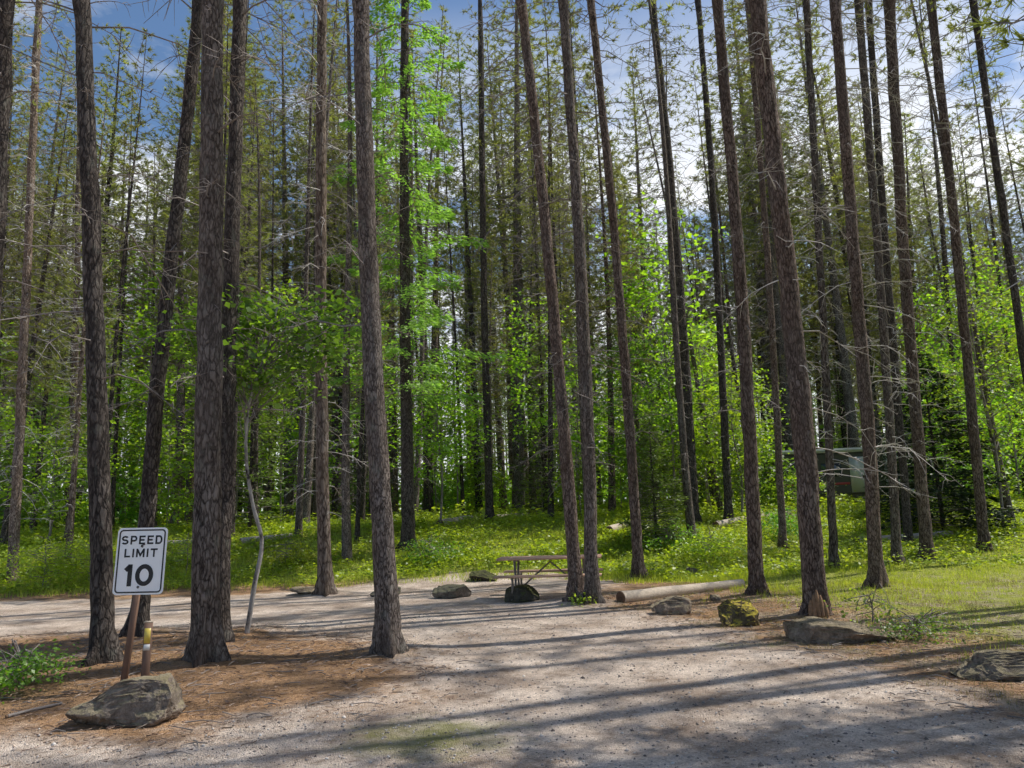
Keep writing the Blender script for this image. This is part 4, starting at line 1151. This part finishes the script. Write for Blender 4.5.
# ------------------------------------------------------------------ parked camper far behind on the right
MAT['rv_body'] = plain('rv_body', (.06, .055, .05), .5, .12, 3, .05, .4)
MAT['rv_white'] = plain('rv_white', (.44, .45, .47), .4, .06, 3, .05, .4)
MAT['rv_glass'] = plain('rv_glass', (.03, .04, .055), .08, .2, 4, .0, .8)
MAT['rubber'] = plain('rubber', (.02, .02, .02), .85, .2, 20)
MAT['rv_red'] = plain('rv_red', (.35, .05, .06), .4, .1, 5)
X0, Y0 = 14.9, 34.0
rv = empty('parked_camper', (X0, Y0, hz(X0, Y0)), 'dark camper van with a pale roof parked behind the pines at right', 'camper', rot=(0, 0, -.06))
def rbox(lo, hi, r, mat, name, parent, seg=3, taper=None):
    bm = bmesh.new(); bmesh.ops.create_cube(bm, size=1)
    for v in bm.verts: v.co = Vector([(l + h) / 2 + c * (h - l) for c, l, h in zip(v.co, lo, hi)])
    if taper: 
        for v in bm.verts:
            if v.co.x > (lo[0] + hi[0]) / 2 and v.co.z > (lo[2] + hi[2]) / 2: v.co.x -= taper
    bmesh.ops.bevel(bm, geom=bm.edges[:], offset=r, segments=seg, affect='EDGES')
    me = bpy.data.meshes.new(name); bm.to_mesh(me); bm.free(); me.materials.append(mat)
    return link(name, me, parent)
bo_ = rbox((-2.9, 0, .5), (1.7, 2.1, 2.42), .08, MAT['rv_body'], 'body', rv)
rbox((-2.98, -.05, 2.43), (1.95, 2.15, 2.62), .06, MAT['rv_white'], 'roof', rv)
cab = rbox((1.71, .05, .5), (3.1, 2.05, 2.35), .1, MAT['rv_white'], 'cab', rv, taper=.62)
for x0, x1, z0, z1 in ((-2.5, -1.5, 1.35, 1.95), (-1.1, -.2, 1.35, 1.95), (1.0, 1.5, 1.4, 1.95)):
    m = MB(); m.box((x0, -.012, z0), (x1, -.003, z1)); w = m.build('window', MAT['rv_glass'], rv)
m = MB(); m.box((1.85, .034, 1.42), (2.4, .047, 2.0)); m.build('window', MAT['rv_glass'], rv)
m = MB(); m.box((.15, -.02, .62), (.8, -.004, 2.2)); dr = m.build('door', MAT['rv_white'], rv)
m = MB(); m.box((.68, -.05, 1.25), (.74, -.021, 1.4)); m.build('handle', MAT['rv_body'], dr)
m = MB(); m.box((-2.85, -.010, .98), (.1, -.003, 1.08)); m.build('stripe', MAT['rv_red'], rv)
for x in (-1.7, 2.25):
    m = MB(); m.tube([(x, -.02, .36), (x, .22, .36)], [.36, .36], 20); t_ = m.build('wheel', MAT['rubber'], rv, smooth=False)
    m = MB(); m.tube([(x, -.035, .36), (x, -.022, .36)], [.2, .2], 14); m.build('rim', MAT['alu'], t_)

# ------------------------------------------------------------------ sky and sun
SUN_AZ = math.atan2(.945, .326)      # from +Y towards +X
SUN_EL = math.radians(55)
w = bpy.data.worlds.new('World'); sc.world = w; w.use_nodes = True
nt = w.node_tree; nt.nodes.clear()
out = nt.nodes.new('ShaderNodeOutputWorld')
sky = nt.nodes.new('ShaderNodeTexSky'); sky.sky_type = 'NISHITA'; sky.sun_disc = False
sky.sun_elevation = SUN_EL; sky.sun_rotation = SUN_AZ
bg = nt.nodes.new('ShaderNodeBackground'); bg.inputs[1].default_value = .125; hs = nt.nodes.new('ShaderNodeHueSaturation'); hs.inputs['Saturation'].default_value = 1.15; hs.inputs['Value'].default_value = 1.1; nt.links.new(sky.outputs[0], hs.inputs['Color']); nt.links.new(hs.outputs[0], bg.inputs[0])
cl = nt.nodes.new('ShaderNodeBackground'); cl.inputs[0].default_value = (.95, .97, 1, 1); cl.inputs[1].default_value = 1.15
tc = nt.nodes.new('ShaderNodeTexCoord'); mp = nt.nodes.new('ShaderNodeMapping'); mp.inputs['Scale'].default_value = (1, 1, 2.2); mp.inputs['Location'].default_value = (.3, 0, .1)
nt.links.new(tc.outputs['Generated'], mp.inputs[0])
cf0 = ramp(nt, [(.42, (0, 0, 0)), (.52, (1, 1, 1))], noise(nt, mp.outputs[0], 3.2, 7, .6)).outputs[0]
sx = nt.nodes.new('ShaderNodeSeparateXYZ'); nt.links.new(tc.outputs['Generated'], sx.inputs[0])
cf = math_(nt, 'MULTIPLY', cf0, ramp(nt, [(.40, (1, 1, 1)), (.60, (.0, .0, .0))], sx.outputs[2]).outputs[0])
hzn = ramp(nt, [(.16, (1, 1, 1)), (.33, (0, 0, 0))], sx.outputs[2]).outputs[0]
cf = math_(nt, 'MAXIMUM', cf, math_(nt, 'MULTIPLY', hzn, .9))
cf = math_(nt, 'MULTIPLY', cf, ramp(nt, [(.35, (.08, .08, .08)), (.62, (1, 1, 1))], math_(nt, 'ADD', math_(nt, 'MULTIPLY', sx.outputs[1], .5), .5)).outputs[0])
mx = nt.nodes.new('ShaderNodeMixShader'); nt.links.new(cf, mx.inputs[0]); nt.links.new(bg.outputs[0], mx.inputs[1]); nt.links.new(cl.outputs[0], mx.inputs[2])
nt.links.new(mx.outputs[0], out.inputs[0])
sd = bpy.data.lights.new('sun', 'SUN'); sd.energy = 5.0; sd.angle = math.radians(.53); sd.color = (1, .95, .86)
so = bpy.data.objects.new('sun', sd); C.objects.link(so)
dv = Vector((math.sin(SUN_AZ) * math.cos(SUN_EL), math.cos(SUN_AZ) * math.cos(SUN_EL), math.sin(SUN_EL)))
so.rotation_euler = dv.to_track_quat('Z', 'Y').to_euler()

sc.view_settings.view_transform = 'Standard'; sc.view_settings.look = 'None'; sc.view_settings.exposure = 0; sc.view_settings.gamma = 1
sc.render.engine = 'CYCLES'
cy = sc.cycles
cy.max_bounces = 5; cy.diffuse_bounces = 2; cy.glossy_bounces = 2; cy.transmission_bounces = 2; cy.transparent_max_bounces = 4
cy.use_denoising = True; cy.use_adaptive_sampling = True; cy.adaptive_threshold = .04
cy.sample_clamp_indirect = 6
sc.render.film_transparent = False
